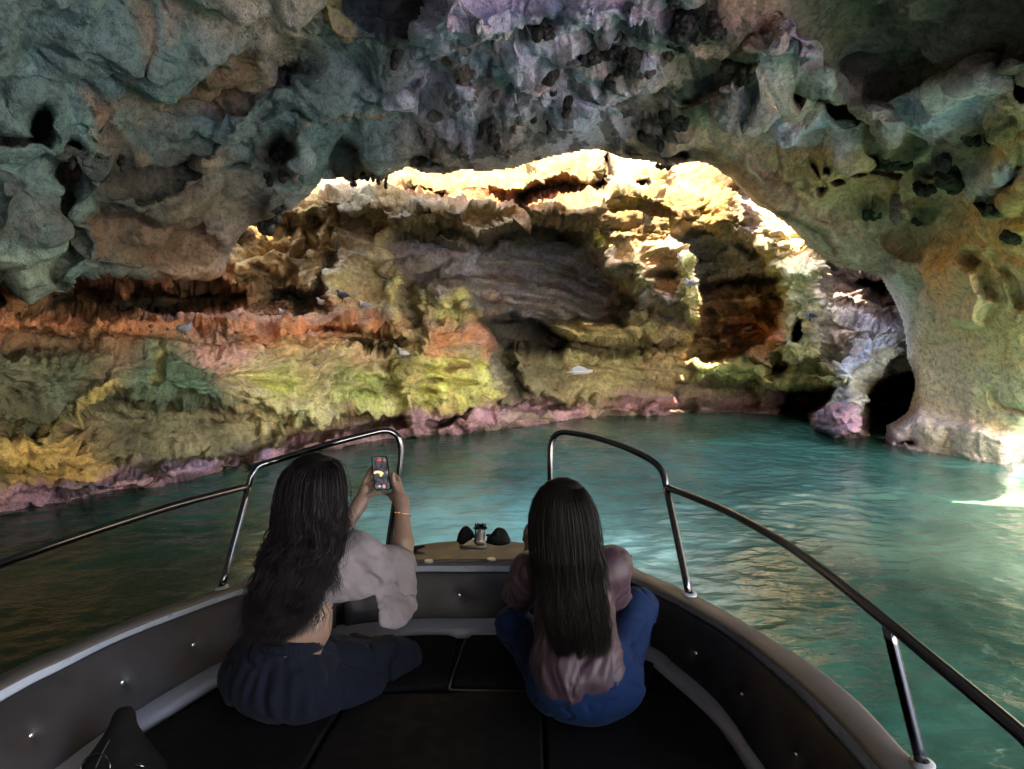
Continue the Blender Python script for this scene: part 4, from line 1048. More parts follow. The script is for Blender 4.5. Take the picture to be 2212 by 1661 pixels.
def fluke(pts, ys):
    ring = np.array([local(anchor, q3(x, y, Yb + dy)) for (x, y), dy in zip(pts, ys)])
    c = catmull(np.concatenate([ring, ring[:1]]), 48)[:-1]
    ctr = c.mean(0)
    n = len(c); V = []
    for k, (s, d) in enumerate([(1, 0.0), (0.96, -0.010), (0.75, -0.018), (0.45, -0.022)]):
        V.append(ctr + (c - ctr) * s + np.array([0, d, 0]))
    V.append(ctr + (c - ctr) * 0.5 + np.array([0, 0.02, 0]))
    V = np.concatenate(V + [[ctr + [0, -0.024, 0]], [ctr + [0, 0.022, 0]]])
    i = np.arange(5 * n).reshape(5, n); j = np.roll(i, -1, 1)
    F = [np.stack([i[a], j[a], j[b], i[b]], -1) for a, b in ((0, 1), (1, 2), (2, 3))] + [np.stack([i[4], j[4], j[0], i[0]], -1)]
    mesh_np('fluke', V, [np.concatenate(F), np.concatenate([np.stack([i[3], j[3], np.full(n, 5 * n)], -1), np.stack([j[4], i[4], np.full(n, 5 * n + 1)], -1)])], True, BLACKPL, anchor)
fluke([(986, 1168), (990, 1153), (998, 1140), (1007, 1135.5), (1014, 1139), (1023, 1150), (1024, 1160), (1012, 1168), (998, 1176)], [0, .01, .02, .03, .03, .02, .01, 0, 0])
fluke([(1050, 1172), (1053, 1160), (1062, 1152), (1071, 1141), (1079, 1139), (1090, 1143), (1098, 1155), (1102, 1172), (1076, 1178)], [0, 0, .01, .02, .03, .03, .02, .01, 0])

# rails
RR = 0.0150
def rail(pts, name='guard_rail', r=RR, n=None): return tube(name, pts, r, STEEL, boat, n=n, sides=18)
J = PZ(1439, 1052, 1.08); JY = J[1]
rail([J - [0, 0, .0], q3(1436, 1034, JY + .01), q3(1427, 1014, JY + .03), q3(1405, 993, JY + .07), q3(1350, 966, 3.12), q3(1290, 946, 3.22), q3(1240, 936, 3.28), q3(1214, 934, 3.30),
      q3(1198, 942, 3.31), q3(1190, 962, 3.31), q3(1189, 1000, 3.30), q3(1190, 1080, 3.30), q3(1192, 1182, 3.30)], 'pulpit_rail', n=130)
rail(pz([(1439, 1052), (1506, 1078), (1574, 1107), (1685, 1168), (1775, 1231), (1909, 1338), (2021, 1431), (2200, 1580), (2330, 1700)], 1.08) + aft([(0.98, 0.6), (1.1, -0.4), (1.12, -1.4)], 1.08), n=160)
JL = PZ(537, 1050, 1.08); jy = JL[1]
rail([JL, q3(545, 1024, jy + .01), q3(560, 1006, jy + .04), q3(600, 993, jy + .08), q3(719, 957, 3.14), q3(800, 936, 3.20), q3(832, 930, 3.22), q3(852, 936, 3.23), q3(863, 951, 3.23), q3(866, 984, 3.23),
      q3(858, 1053, 3.22), q3(842, 1160, 3.21), q3(838, 1197, 3.20)], 'pulpit_rail', n=130)
rail(pz([(537, 1050), (432, 1077), (340, 1103), (170, 1158), (0, 1218), (-200, 1295)], 1.08) + aft([(-1.84, 0.6), (-1.88, -0.4), (-1.88, -1.4)], 1.08), n=140)
def post(a, b):
    o = tube('rail_post', [a, lerp(a, b, 0.5), b], RR, STEEL, boat, n=8, sides=18)
    a_ = np.linspace(0, 2 * np.pi, 24, endpoint=False)
    rings = [(0.030, -0.004), (0.030, 0.004), (0.026, 0.008), (0.016, 0.010)]
    V = np.concatenate([np.stack([b[0] + r * np.cos(a_), b[1] + r * np.sin(a_), np.full(24, GZ + 0.006 + h)], -1) for r, h in rings])
    i = np.arange(96).reshape(4, 24); j = np.roll(i, -1, 1)
    mesh_np('base_flange', V, np.stack([i[:-1], j[:-1], j[1:], i[1:]], -1).reshape(-1, 4), True, GEL, o)
post(J, PZ(1489, 1287, GZ)); post(JL, PZ(478, 1272, GZ)); post(PZ(1916, 1346, 1.07), PZ(1992, 1655, GZ))
post(np.array([-1.86, 0.9, 1.07]), np.array([-1.87, 0.95, GZ]))

# floor cushions
def cushion(l, z=.425, z1=.44): return prism('cushion', xy(l, z), z - 0.09, z1, CUSH, boat, 0.016)
inner = lambda lo, hi: [tuple(p[:2]) for p in cQ[lo:hi:6]]
iA = int(np.argmin(np.abs(proj(cQ)[:, 0] - 985) + 1e3 * (cQ[:, 1] < 2)))
pq = proj(cQ)
def q_range(x0, x1):
    k = [i for i in range(NB) if cQ[i, 1] > 1.9 and x0 <= pq[i, 0] <= x1]
    return [tuple(cQ[i, :2]) for i in k[::5]]
fl = q_range(480, 984)
prism('cushion', fl + xy([(986, 1380), (969, 1487), (700, 1500), (520, 1500)], .43), .34, .443, CUSH, boat, 0.016)
fr = q_range(1012, 1440)
prism('cushion', fr + xy([(1400, 1500), (1180, 1494), (973, 1488), (1008, 1382)], .43), .34, .443, CUSH, boat, 0.016)
tube('piping', [np.append(p, .436) for p in xy([(1012, 1380), (1003, 1386), (972, 1478), (974, 1489), (990, 1491), (1180, 1495), (1400, 1502)], .436)], 0.0045, PIPING, boat, n=60, sides=8)
# one wide base mat fills the well behind
q_in = [tuple(p[:2]) for p in cQ[::6]]
prism('deck_mat', q_in, .30, .425, CUSH, boat, 0.01)
prism('cushion', xy([(300, 1595), (470, 1500), (700, 1505), (760, 1506), (702, 1590), (650, 1680), (560, 1820), (200, 1820), (120, 1700)], .43), .40, .444, CUSH, boat, 0.014)
prism('cushion', xy([(764, 1506), (1170, 1498), (1173, 1600), (1176, 1680), (1180, 1820), (570, 1820), (655, 1685), (706, 1592)], .43), .40, .444, CUSH, boat, 0.014)
prism('cushion', xy([(1176, 1498), (1440, 1504), (1500, 1530), (1556, 1588), (1606, 1665), (1700, 1820), (1186, 1820), (1180, 1680), (1178, 1600)], .43), .40, .444, CUSH, boat, 0.014)
# ------------------------------------------------------------------ implicit bodies
class Field:
    """signed distance field on a grid, blended shape by shape, then skinned as one continuous surface"""
    def __init__(self, lo, hi, h):
        self.lo = np.array(lo, float); self.h = h
        self.n = (np.ceil((np.array(hi) - self.lo) / h)).astype(int) + 1
        self.ax = [self.lo[k] + h * np.arange(self.n[k]) for k in range(3)]
        self.f = np.full(self.n, 0.25, np.float32)
    def _box(self, lo, hi):
        s = []
        for k in range(3):
            a = int(max(0, math.floor((lo[k] - self.lo[k]) / self.h))); b = int(min(self.n[k], math.ceil((hi[k] - self.lo[k]) / self.h) + 1))
            if b - a < 2: return None, None
            s.append(slice(a, b))
        g = np.meshgrid(*[self.ax[k][s[k]] for k in range(3)], indexing='ij')
        return tuple(s), np.stack(g, -1).astype(np.float32)
    def add(self, fn, lo, hi, k=0.02, op='u'):
        pad = 0.10 if op == 'u' else 0.02
        s, p = self._box(np.array(lo) - pad, np.array(hi) + pad)
        if s is None: return
        d = fn(p)
        a = self.f[s]
        if op == 'u':
            if k > 0:
                h = np.maximum(k - np.abs(a - d), 0) / k
                self.f[s] = np.minimum(a, d) - h * h * k * 0.25
            else: self.f[s] = np.minimum(a, d)
        elif op == 's':
            h = np.maximum(k - np.abs(a + d), 0) / max(k, 1e-6)
            self.f[s] = np.maximum(a, -d) + h * h * k * 0.25
        elif op == 'i':
            self.f[s] = np.maximum(a, d)
    def cap(self, a, b, ra, rb, k=0.02, sq=None, op='u', grow=0.0):
        """tapered limb from a to b; sq = (direction, factor) flattens it"""
        a = np.array(a, float); b = np.array(b, float); ra += grow; rb += grow
        def fn(p):
            if sq is not None:
                d, fct = sq; d = np.array(d, float); d /= np.linalg.norm(d)
                q = p + ((p - a) @ d * (1 / fct - 1))[..., None] * d
                bb = b + (b - a) @ d * (1 / fct - 1) * d
            else: q, bb = p, b
            ab = bb - a
            t = np.clip(((q - a) @ ab) / (ab @ ab + 1e-9), 0, 1)
            dd = np.linalg.norm(q - a - t[..., None] * ab, axis=-1) - (ra + (rb - ra) * t)
            return dd * (min(1, sq[1]) if sq else 1)
        m = max(ra, rb)
        if sq is not None: m *= max(1, sq[1])
        self.add(fn, np.minimum(a, b) - m, np.maximum(a, b) + m, k, op)
    def ell(self, c, r, k=0.02, rot=0.0, op='u', grow=0.0, tilt=0.0):
        """ellipsoid, rot about z, tilt about its own x (radians)"""
        c = np.array(c, float); r = np.array(r, float) + grow
        cr, sr = math.cos(rot), math.sin(rot); ct, st = math.cos(tilt), math.sin(tilt)
        def fn(p):
            q = p - c
            x = q[..., 0] * cr + q[..., 1] * sr; y = -q[..., 0] * sr + q[..., 1] * cr; z = q[..., 2]
            y, z = y * ct + z * st, -y * st + z * ct
            q = np.stack([x, y, z], -1)
            k0 = np.linalg.norm(q / r, axis=-1); k1 = np.linalg.norm(q / (r * r), axis=-1)
            return k0 * (k0 - 1) / (k1 + 1e-6)
        m = r.max()
        self.add(fn, c - m, c + m, k, op)
    def warp(self, fn):
        g = np.meshgrid(*self.ax, indexing='ij')
        near = np.abs(self.f) < 0.06
        p = np.stack([g[k][near] for k in range(3)], -1)
        self.f[near] += fn(p)
    def plane(self, pt, nrm):
        """keep only the side the normal points away from"""
        g = np.meshgrid(*self.ax, indexing='ij')
        n = np.array(nrm, float); n /= np.linalg.norm(n)
        d = (g[0] - pt[0]) * n[0] + (g[1] - pt[1]) * n[1] + (g[2] - pt[2]) * n[2]
        self.f = np.maximum(self.f, d.astype(np.float32))
    def mesh(self, name, mat, parent=None, smooth_it=1):
        f = self.f; h = self.h
        s = f < 0
        c = np.zeros(np.array(f.shape) - 1, np.int8)
        for dx in (0, 1):
            for dy in (0, 1):
                for dz in (0, 1):
                    c += s[dx:f.shape[0] - 1 + dx, dy:f.shape[1] - 1 + dy, dz:f.shape[2] - 1 + dz]
        act = (c > 0) & (c < 8)
        idx = np.full(act.shape, -1, np.int64); ii = np.argwhere(act); idx[act] = np.arange(len(ii))
        acc = np.zeros((len(ii), 3)); cnt = np.zeros(len(ii))
        corners = [(x, y, z) for x in (0, 1) for y in (0, 1) for z in (0, 1)]
        for a in corners:
            for ax in range(3):
                if a[ax]: continue
                b = list(a); b[ax] = 1
                fa = f[ii[:, 0] + a[0], ii[:, 1] + a[1], ii[:, 2] + a[2]]; fb = f[ii[:, 0] + b[0], ii[:, 1] + b[1], ii[:, 2] + b[2]]
                m = (fa < 0) != (fb < 0)
                t = np.where(m, fa / np.where(m, fa - fb, 1), 0)
                q = np.repeat(np.array([a], float), len(ii), 0); q[:, ax] = t
                acc[m] += q[m]; cnt[m] += 1
        V = self.lo + (ii + acc / cnt[:, None]) * h
        quads = []
        for ax in range(3):
            e = np.argwhere(np.diff(s.astype(np.int8), axis=ax) != 0)
            o1, o2 = [k for k in range(3) if k != ax]
            ok = (e[:, o1] > 0) & (e[:, o2] > 0) & (e[:, o1] < f.shape[o1] - 1) & (e[:, o2] < f.shape[o2] - 1)
            e = e[ok]
            def at(d1, d2):
                k = e.copy(); k[:, o1] -= d1; k[:, o2] -= d2
                return idx[k[:, 0], k[:, 1], k[:, 2]]
            qd = np.stack([at(0, 0), at(1, 0), at(1, 1), at(0, 1)], -1)
            inside = s[e[:, 0], e[:, 1], e[:, 2]]
            fl = inside if ax != 1 else ~inside
            qd = np.where(fl[:, None], qd, qd[:, ::-1])
            quads.append(qd)
        Q = np.concatenate(quads); Q = Q[(Q >= 0).all(1)]
        for _ in range(smooth_it):
            A_ = np.zeros_like(V); n_ = np.zeros(len(V))
            for a, b in ((0, 1), (1, 2), (2, 3), (3, 0)):
                for u, v in ((a, b), (b, a)):
                    for k in range(3): A_[:, k] += np.bincount(Q[:, u], V[Q[:, v], k], len(V))
                    n_ += np.bincount(Q[:, u], minlength=len(V))
            V = 0.5 * V + 0.5 * A_ / np.maximum(n_, 1)[:, None]
        o = mesh_np(name, V, Q, True, mat, parent)
        return o

def skin_mat(name, col):
    t = NT(name); v = t.pos()
    c = t.ramp(t.noise(v, 22, 4), [(0.3, tuple(x * .9 for x in col)), (0.7, tuple(min(1, x * 1.06) for x in col))])
    t.set(Base_Color=c, Roughness=0.48, Subsurface_Weight=0.12, Subsurface_Radius=(0.02, 0.008, 0.004), Subsurface_Scale=0.3)
    t.set(Normal=t.bump(t.noise(v, 420, 3), 0.15, 0.001))
    return t.m
def cloth_mat(name, col, rough=0.85, weave=900, sheen=0.2, var=0.12, spec=0.15):
    t = NT(name); v = t.pos()
    c = t.ramp(t.noise(v, 14, 5), [(0.3, tuple(x * (1 - var) for x in col)), (0.7, tuple(x * (1 + var) for x in col))])
    t.set(Base_Color=c, Roughness=rough)
    t.b.inputs['Sheen Weight'].default_value = sheen
    t.b.inputs['Specular IOR Level'].default_value = spec
    w = t.math('ADD', t.noise(t.pos((1, 1, 3)), weave, 2), t.noise(v, 120, 4))
    t.set(Normal=t.bump(w, 0.25, 0.0015))
    return t.m
def hair_mat(name, lo, hi):
    t = NT(name)
    at = t.n('ShaderNodeAttribute', attribute_name='Col')
    c = t.mix(at.outputs['Fac'], lo, hi)
    t.set(Base_Color=c, Roughness=0.55); t.b.inputs['Specular IOR Level'].default_value = 0.2
    return t.m
SKIN = skin_mat('light_skin', (.18, .11, .085))

def strands(name, S0, n, seed, wave, wlen, mat, parent, r=0.0011, segs=26, thin=(0.6, 1.06), straggle=0.06, per=14, coh=0.10, tips=0.07, tmax=1.0):
    """hair as thin tapered tubes laid down along an envelope.
    S0 rows: (px_left, px_right, py, Y of centre, half depth)"""
    rg = np.random.default_rng(seed)
    E = np.array(S0, float)
    T = (E[:, 2] - E[0, 2]) / (E[-1, 2] - E[0, 2])
    ctr = np.array([P((a + b) / 2, y, Y) for a, b, y, Y, d in E]); hw = np.array([(b - a) / 2 / F_PX * Y * 1.02 for a, b, y, Y, d in E]); hd = E[:, 4]
    ncl = max(30, n // per)
    cth = rg.uniform(0, 2 * np.pi, ncl); crh = rg.uniform(thin[0], thin[1], ncl) ; cph = rg.uniform(0, 6.28, ncl)
    cl = rg.integers(0, ncl, n)
    th = cth[cl] + rg.normal(0, coh, n); rh = crh[cl] + rg.normal(0, 0.05, n)
    t0 = rg.uniform(0, 0.02, n); t1 = tmax * (1 - np.abs(rg.normal(0, 0.03, n)) - tips * (rg.random(ncl)[cl] ** 2))
    u = np.linspace(0, 1, segs)
    t = t0[:, None] + (t1 - t0)[:, None] * u[None]
    C = np.stack([np.interp(t, T, ctr[:, k]) for k in range(3)], -1)
    W = np.interp(t, T, hw); D = np.interp(t, T, hd)
    x = W * np.cos(th)[:, None] * rh[:, None]; y = D * np.sin(th)[:, None] * rh[:, None]
    grow = sstep(0.08, 0.55, t)
    ph = cph[cl][:, None]; L = (ctr[0, 2] - ctr[-1, 2])
    wx = wave * grow * np.sin(2 * np.pi * t * L / wlen + ph) + 0.5 * wave * grow * np.sin(2 * np.pi * t * L / wlen * 1.7 + 2.1 * ph)
    wy = wave * 0.7 * grow * np.cos(2 * np.pi * t * L / wlen + ph * 1.3)
    strg = rg.normal(0, 1, (n, 2)) * straggle * 0.12
    C = C + np.stack([x + wx + strg[:, :1] * t ** 2, y + wy + 0.5 * strg[:, 1:] * t ** 2, np.zeros_like(x)], -1)
    Tn = np.gradient(C, axis=1); Tn /= np.linalg.norm(Tn, axis=-1)[..., None] + 1e-9
    N = np.cross(Tn, np.array([0, 1.0, 0.2])); N /= np.linalg.norm(N, axis=-1)[..., None] + 1e-9
    Bn = np.cross(Tn, N)
    rr = r * (0.7 + 0.6 * rg.random(n))[:, None] * np.clip(1.15 - u ** 3, 0.15, 1)[None]
    V = []
    for a in (0.5, 2.6, 4.7):
        V.append(C + rr[..., None] * (math.cos(a) * N + math.sin(a) * Bn))
    V = np.stack(V, 2)                      # n, segs, 3, 3
    i = np.arange(n * segs * 3).reshape(n, segs, 3); j = np.roll(i, -1, 2)
    F = np.stack([i[:, :-1], j[:, :-1], j[:, 1:], i[:, 1:]], -1).reshape(-1, 4)
    col = np.repeat((0.6 * rg.random(ncl)[cl] + 0.4 * rg.random(n)), segs * 3)
    o = mesh_np(name, V.reshape(-1, 3), F, True, mat, parent, np.stack([col] * 3, -1))
    o['kind'] = 'stuff'
    return o

def finger(f, pts, r0, r1, k=0.006):
    pts = [np.array(p, float) for p in pts]
    rs = np.linspace(r0, r1, len(pts))
    for a, b, ra, rb in zip(pts[:-1], pts[1:], rs[:-1], rs[1:]):
        f.cap(a, b, ra, rb, k)

# ================================================================== woman filming (left)
w1 = empty('person', (0, 0, 0))
tag(w1, 'woman with long wavy dark hair, pale cropped shirt and navy trousers filming with raised arms', 'person')
Z0 = 0.444
hip = P(602, 1500, 2.34); hip[2] = Z0 + 0.115
chest = P(655, 1240, 2.42); neck = P(680, 1150, 2.44); head = P(678, 1052, 2.44)
shR = P(776, 1196, 2.46); elR = P(872, 1212, 2.70); wrR = P(869, 1098, 2.80); paR = P(862, 1066, 2.84)
shL = P(610, 1200, 2.50); elL = P(690, 1236, 2.72); wrL = P(765, 1108, 2.84); paL = P(788, 1070, 2.87)
kneeR = P(856, 1428, 2.68); kneeL = P(640, 1420, 2.80)
SH = 0.0048
f = Field([-1.12, 2.10, 0.42], [-0.28, 3.05, 1.42], SH)
waist = P(650, 1345, 2.37)
f.ell(hip + [0, .02, .02], (.165, .115, .11), .03, rot=-0.35)
f.cap(hip + [0, 0, .08], waist, .105, .098, .05, sq=((0.35, 0.94, 0), 0.80))
f.cap(waist, chest + [0, 0, -.02], .100, .125, .05, sq=((0.35, 0.94, 0), 0.75))
f.cap(lerp(shL, shR, 0.25), lerp(shL, shR, 0.8), .07, .07, .06)
f.cap(chest, neck, .11, .055, .05)
f.cap(neck + [0, 0, -.03], head + [0, 0, -.03], .052, .05, .03)
f.ell(head + [0, 0, .012], (.074, .093, .098), .02, rot=-0.5)
f.ell(head + [.035, .062, -.045], (.045, .05, .052), .03, rot=-0.5)           # jaw and face turned to the right
f.ell(head + [.058, .100, -.022], (.010, .014, .018), .012, rot=-0.5)          # nose
f.ell(head + [.050, .092, -.058], (.018, .010, .008), .008, rot=-0.5)          # lips
f.ell(head + [.030, .098, .006], (.012, .006, .007), .006, rot=-0.5); f.ell(head + [.070, .076, .006], (.012, .006, .007), .006, rot=-0.5)
f.ell(head + [.076, -.012, -.012], (.008, .018, .030), .008, rot=-0.5); f.ell(head + [-.070, .04, -.012], (.008, .018, .030), .008, rot=-0.5)
for a, e, w in ((shR, elR, wrR), (shL, elL, wrL)):
    f.cap(a, e, .048, .037, .04); f.cap(e, lerp(e, w, .35), .039, .040, .02); f.cap(lerp(e, w, .35), w, .040, .0265, .02)
# thighs and shins crossed, bare feet
f.cap(hip + [.09, .06, -.02], kneeR, .082, .062, .05); f.cap(hip + [-.09, .07, -.02], kneeL, .082, .062, .05)
ankR = P(720, 1500, 2.62); ankR[2] = Z0 + .06; ankL = P(785, 1500, 2.62); ankL[2] = Z0 + .05
f.cap(kneeR, ankR, .055, .035, .03); f.cap(kneeL, ankL, .055, .035, .03)
for a, d in ((ankL, P(800, 1490, 2.66)), (ankR, P(690, 1470, 2.68))):
    d = np.array(d); d[2] = Z0 + .022
    f.cap(a, d, .030, .013, .02, sq=((0, 0, 1), 0.8))
# right hand: palm, thumb up the side of the phone, fingers behind it
R_ = lambda x, y, Y: P(x, y, Y)
f.cap(wrR, R_(866, 1080, 2.82), .0255, .028, .015, sq=((1, .1, 0), 1.2))
f.cap(R_(868, 1082, 2.82), R_(857, 1052, 2.86), .030, .026, .012, sq=((.9, -.3, 0), 0.72))
f.cap(R_(858, 1078, 2.83), R_(846, 1070, 2.85), .022, .016, .012)
finger(f, [R_(862, 1068, 2.83), R_(855, 1050, 2.84), R_(849, 1036, 2.845), R_(848.5, 1024, 2.85)], .0135, .0085)
finger(f, [R_(866, 1056, 2.87), R_(860, 1034, 2.90), R_(850, 1024, 2.91), R_(838, 1022, 2.905)], .0105, .0075)
finger(f, [R_(866, 1060, 2.87), R_(858, 1042, 2.91), R_(845, 1036, 2.92), R_(832, 1035, 2.91)], .0108, .0078)
finger(f, [R_(864, 1067, 2.87), R_(854, 1054, 2.91), R_(842, 1050, 2.92), R_(828, 1049, 2.91)], .0102, .0074)
finger(f, [R_(858, 1074, 2.86), R_(846, 1070, 2.88), R_(834, 1066, 2.885), R_(824, 1064, 2.88)], .0095, .0066)
# left hand: fingers up the far edge, thumb under the phone
f.cap(wrL, R_(778, 1085, 2.86), .0255, .028, .015, sq=((1, .1, 0), 1.2))
f.cap(R_(778, 1088, 2.86), R_(787, 1056, 2.885), .029, .025, .012, sq=((.6, .8, 0), 0.72))
finger(f, [R_(782, 1062, 2.885), R_(788, 1040, 2.90), R_(796, 1022, 2.905), R_(803, 1008, 2.90)], .0105, .0072)
finger(f, [R_(786, 1056, 2.89), R_(794, 1036, 2.91), R_(803, 1022, 2.915), R_(812, 1012, 2.905)], .0108, .0078)
finger(f, [R_(790, 1058, 2.89), R_(800, 1044, 2.91), R_(809, 1036, 2.915), R_(820, 1030, 2.905)], .0102, .0074)
finger(f, [R_(792, 1064, 2.885), R_(801, 1055, 2.90), R_(809, 1050, 2.905), R_(818, 1046, 2.90)], .0092, .0066)
finger(f, [R_(785, 1076, 2.87), R_(797, 1069, 2.865), R_(808, 1066, 2.862), R_(820, 1065, 2.86)], .0135, .0085)
body1 = f.mesh('body', SKIN, w1)

NAVY = cloth_mat('navy_cotton', (.0026, .0042, .0105), 0.9, 700, 0.02)
BLACKC = cloth_mat('black_knit', (.006, .006, .008), 0.9, 700, 0.0)
LINEN = cloth_mat('pale_linen', (.15, .132, .145), 0.9, 900, 0.03)
# trousers, gathered at an elastic waistband
f = Field([-1.15, 2.04, 0.42], [-0.28, 3.0, 0.90], 0.006)
hp = hip + [-.005, -.005, 0]
f.ell(hp + [0, .02, -.005], (.205, .165, .135), .04, rot=-0.3)
f.ell(hp + [0, .03, .05], (.165, .135, .13), .05, rot=-0.35)
f.cap(hp + [.05, .06, -.01], kneeR, .125, .098, .06); f.cap(hp + [-.08, .07, -.02], kneeL, .12, .09, .06)
f.cap(kneeR, ankR + [.02, -.02, .0], .085, .06, .05); f.cap(kneeL, ankL + [-.04, .02, 0], .085, .06, .05)
f.cap(kneeR + [-.02, -.05, -.04], P(812, 1505, 2.50), .085, .065, .05)
f.cap(hp + [.1, -.02, -.04], P(790, 1500, 2.46), .10, .07, .05)
wb = P(632, 1378, 2.37)
def fold1(p):
    q = p - hp
    a = np.arctan2(q[:, 0], -q[:, 1])
    g = sstep(.17, .02, q[:, 2]) * sstep(-.14, -.02, q[:, 2])
    pl = np.sin(a * 17 + 2.2 * fbm(p * 5, 2) * 3) * 0.0045 * g
    cr = np.clip(0.14 - np.abs(fbm(p * np.array([7, 7, 3.4]) + 4, 2)), 0, 1)
    return pl + 0.012 * fbm(p * np.array([9, 9, 4.5]), 3) + 0.085 * cr
f.warp(fold1)
wn_ = np.array([0.10, 0.10, 1.0])
f.plane(wb + [0, 0, .018], wn_); f.plane((0, 0, Z0 - .004), (0, 0, -1))
tr1 = f.mesh('trousers', NAVY, w1)
f = Field([-1.0, 2.10, 0.60], [-0.5, 2.65, 0.86], 0.005)
f.cap(hip + [0, 0, .05], waist, .128, .112, .05, sq=((0.35, 0.94, 0), 0.84))
f.warp(lambda p: 0.0016 * np.sin(np.arctan2(p[:, 0] - waist[0], -(p[:, 1] - waist[1] - .0)) * 46))
f.plane(wb + [0, 0, .026], wn_); f.plane(wb + [0, 0, -.020], -wn_)
f.mesh('waistband', NAVY, tr1)
# black top showing under the shirt at the side
f = Field([-1.0, 2.15, 0.70], [-0.5, 2.70, 1.0], 0.005)
f.cap(waist, chest, .108, .132, .05, sq=((0.35, 0.94, 0), 0.78))
hemc = P(690, 1318, 2.38)
f.plane(hemc + [0, 0, .012], (-.1, 0, 1)); f.plane(hemc + [0, 0, -.016], (.12, 0.1, -1)); f.plane(P(655, 1320, 2.38), (-1, 0, 0))
f.mesh('undershirt', BLACKC, w1)
# cropped wide-sleeved shirt
f = Field([-1.12, 2.12, 0.62], [-0.28, 3.0, 1.18], 0.0058)
f.cap(P(640, 1300, 2.38), chest + [0, 0, .03], .120, .142, .05, sq=((0.35, 0.94, 0), 0.80))
f.cap(lerp(shL, shR, 0.1), lerp(shL, shR, 0.9), .080, .078, .06)
f.cap(chest + [0, 0, .05], neck + [0, 0, -.035], .10, .062, .05)
f.cap(P(720, 1235, 2.42), P(800, 1240, 2.52), .092, .075, .06)
f.cap(shR + [0, 0, -.01], elR + [-.02, -.03, -.005], .080, .068, .05)
f.cap(shL, elL, .075, .066, .05)
# hanging sleeve drape below the raised upper arm
for (ax, ay, aY, bx, by, bY, r) in [(800, 1215, 2.54, 828, 1345, 2.50, .024), (828, 1215, 2.58, 850, 1350, 2.54, .026), (852, 1212, 2.62, 876, 1345, 2.58, .026), (872, 1225, 2.66, 892, 1325, 2.63, .022)]:
    f.cap(P(ax, ay, aY), P(bx, by, bY), .045, r, .045)
f.cap(P(745, 1270, 2.44), P(800, 1285, 2.50), .05, .03, .05)
def fold2(p):
    d = p - shR
    s = p @ np.array([.75, .45, -.50])
    g = fbm(np.stack([p @ np.array([.7, .2, .65]) * 22, s * 5, p[:, 1] * 9], -1), 3)
    k = sstep(-.05, .10, d[:, 0])
    cr = np.clip(0.12 - np.abs(fbm(np.stack([p @ np.array([.6, .3, .75]) * 9, s * 3.2, p[:, 1] * 4], -1) + 7, 2)), 0, 1)
    return (0.005 + 0.013 * k) * g + 0.009 * fbm(p * np.array([6, 6, 13]), 3) + (.05 + .06 * k) * cr
f.warp(fold2)
f.plane(P(640, 1312, 2.36), (-.42, 0, -1.0)) if False else None
# hems: body hem rises to the right, sleeve hangs lower
g = np.meshgrid(*f.ax, indexing='ij')
pr_x = CX + F_PX * g[0] / (g[1] * CP - (g[2] - CAM_H) * SP)
py_ = CY - F_PX * (g[1] * SP + (g[2] - CAM_H) * CP) / (g[1] * CP - (g[2] - CAM_H) * SP)
hx = [480, 600, 650, 700, 805, 812, 830, 860, 905, 960]
hy = [1330, 1332, 1326, 1304, 1294, 1372, 1366, 1352, 1330, 1300]
hem_z = np.interp(g[0].ravel(), [P(x, y, 2.42 + (0.12 if x > 806 else 0))[0] for x, y in zip(hx, hy)], [P(x, y, 2.42 + (0.14 if x > 806 else 0))[2] for x, y in zip(hx, hy)]).reshape(g[0].shape)
f.f = np.maximum(f.f, (hem_z - g[2]).astype(np.float32))
# hollow sleeve mouth at the elbow
f.cap(elR + [-.02, -.02, -.03], elR + [.06, .06, -.10], .040, .050, .01, op='s')
sh1 = f.mesh('shirt', LINEN, w1)

HAIR1 = hair_mat('dark_brown_hair', (.0018, .0014, .0020), (.0105, .0076, .0105))
env = [(676, 704, 986, 2.42, .020), (642, 726, 997, 2.41, .068), (616, 737, 1022, 2.40, .098), (606, 742, 1060, 2.39, .106), (602, 744, 1100, 2.375, .102), (592, 744, 1150, 2.35, .088),
       (578, 728, 1200, 2.29, .066), (562, 706, 1250, 2.25, .052), (548, 680, 1300, 2.225, .046), (538, 652, 1340, 2.205, .042), (544, 630, 1388, 2.18, .026)]
f = Field([-1.05, 2.15, 0.68], [-0.35, 2.62, 1.45], 0.007)
for a, b in zip(env[:-1], env[1:]):
    for s in (-.55, -.2, .2, .55):
        ca_ = P((a[0] + a[1]) / 2 + s * (a[1] - a[0]) / 2, a[2], a[3]); cb_ = P((b[0] + b[1]) / 2 + s * (b[1] - b[0]) / 2, b[2], b[3])
        ra = min(a[4] * .55, (a[1] - a[0]) / 2 / F_PX * a[3] * .36); rb = min(b[4] * .55, (b[1] - b[0]) / 2 / F_PX * b[3] * .36)
        f.cap(ca_, cb_, max(ra, .010), max(rb, .008), .006)
f.ell(head + [-.012, -.022, .020], (.086, .090, .100), .03)
f.warp(lambda p: 0.012 * fbm(p * np.array([16, 16, 7]), 3))
hm = f.mesh('hair', HAIR1, w1)
strands('hair_strands', env, 6500, 3, 0.016, 0.125, HAIR1, hm, r=0.00115, thin=(0.66, 1.06), straggle=0.16, per=42, coh=0.07, tips=0.22)
wisp = [(690, 712, 1120, 2.31, .02), (694, 724, 1160, 2.28, .02), (698, 716, 1210, 2.265, .016), (690, 738, 1250, 2.265, .014), (696, 742, 1290, 2.27, .010)]
strands('hair_strands', wisp, 90, 5, 0.007, 0.15, HAIR1, hm, r=0.0010, thin=(0.2, 1.0), straggle=0.1)
wisp2 = [(600, 650, 1230, 2.25, .03), (610, 700, 1280, 2.24, .03), (612, 712, 1330, 2.22, .02), (600, 690, 1372, 2.20, .015)]
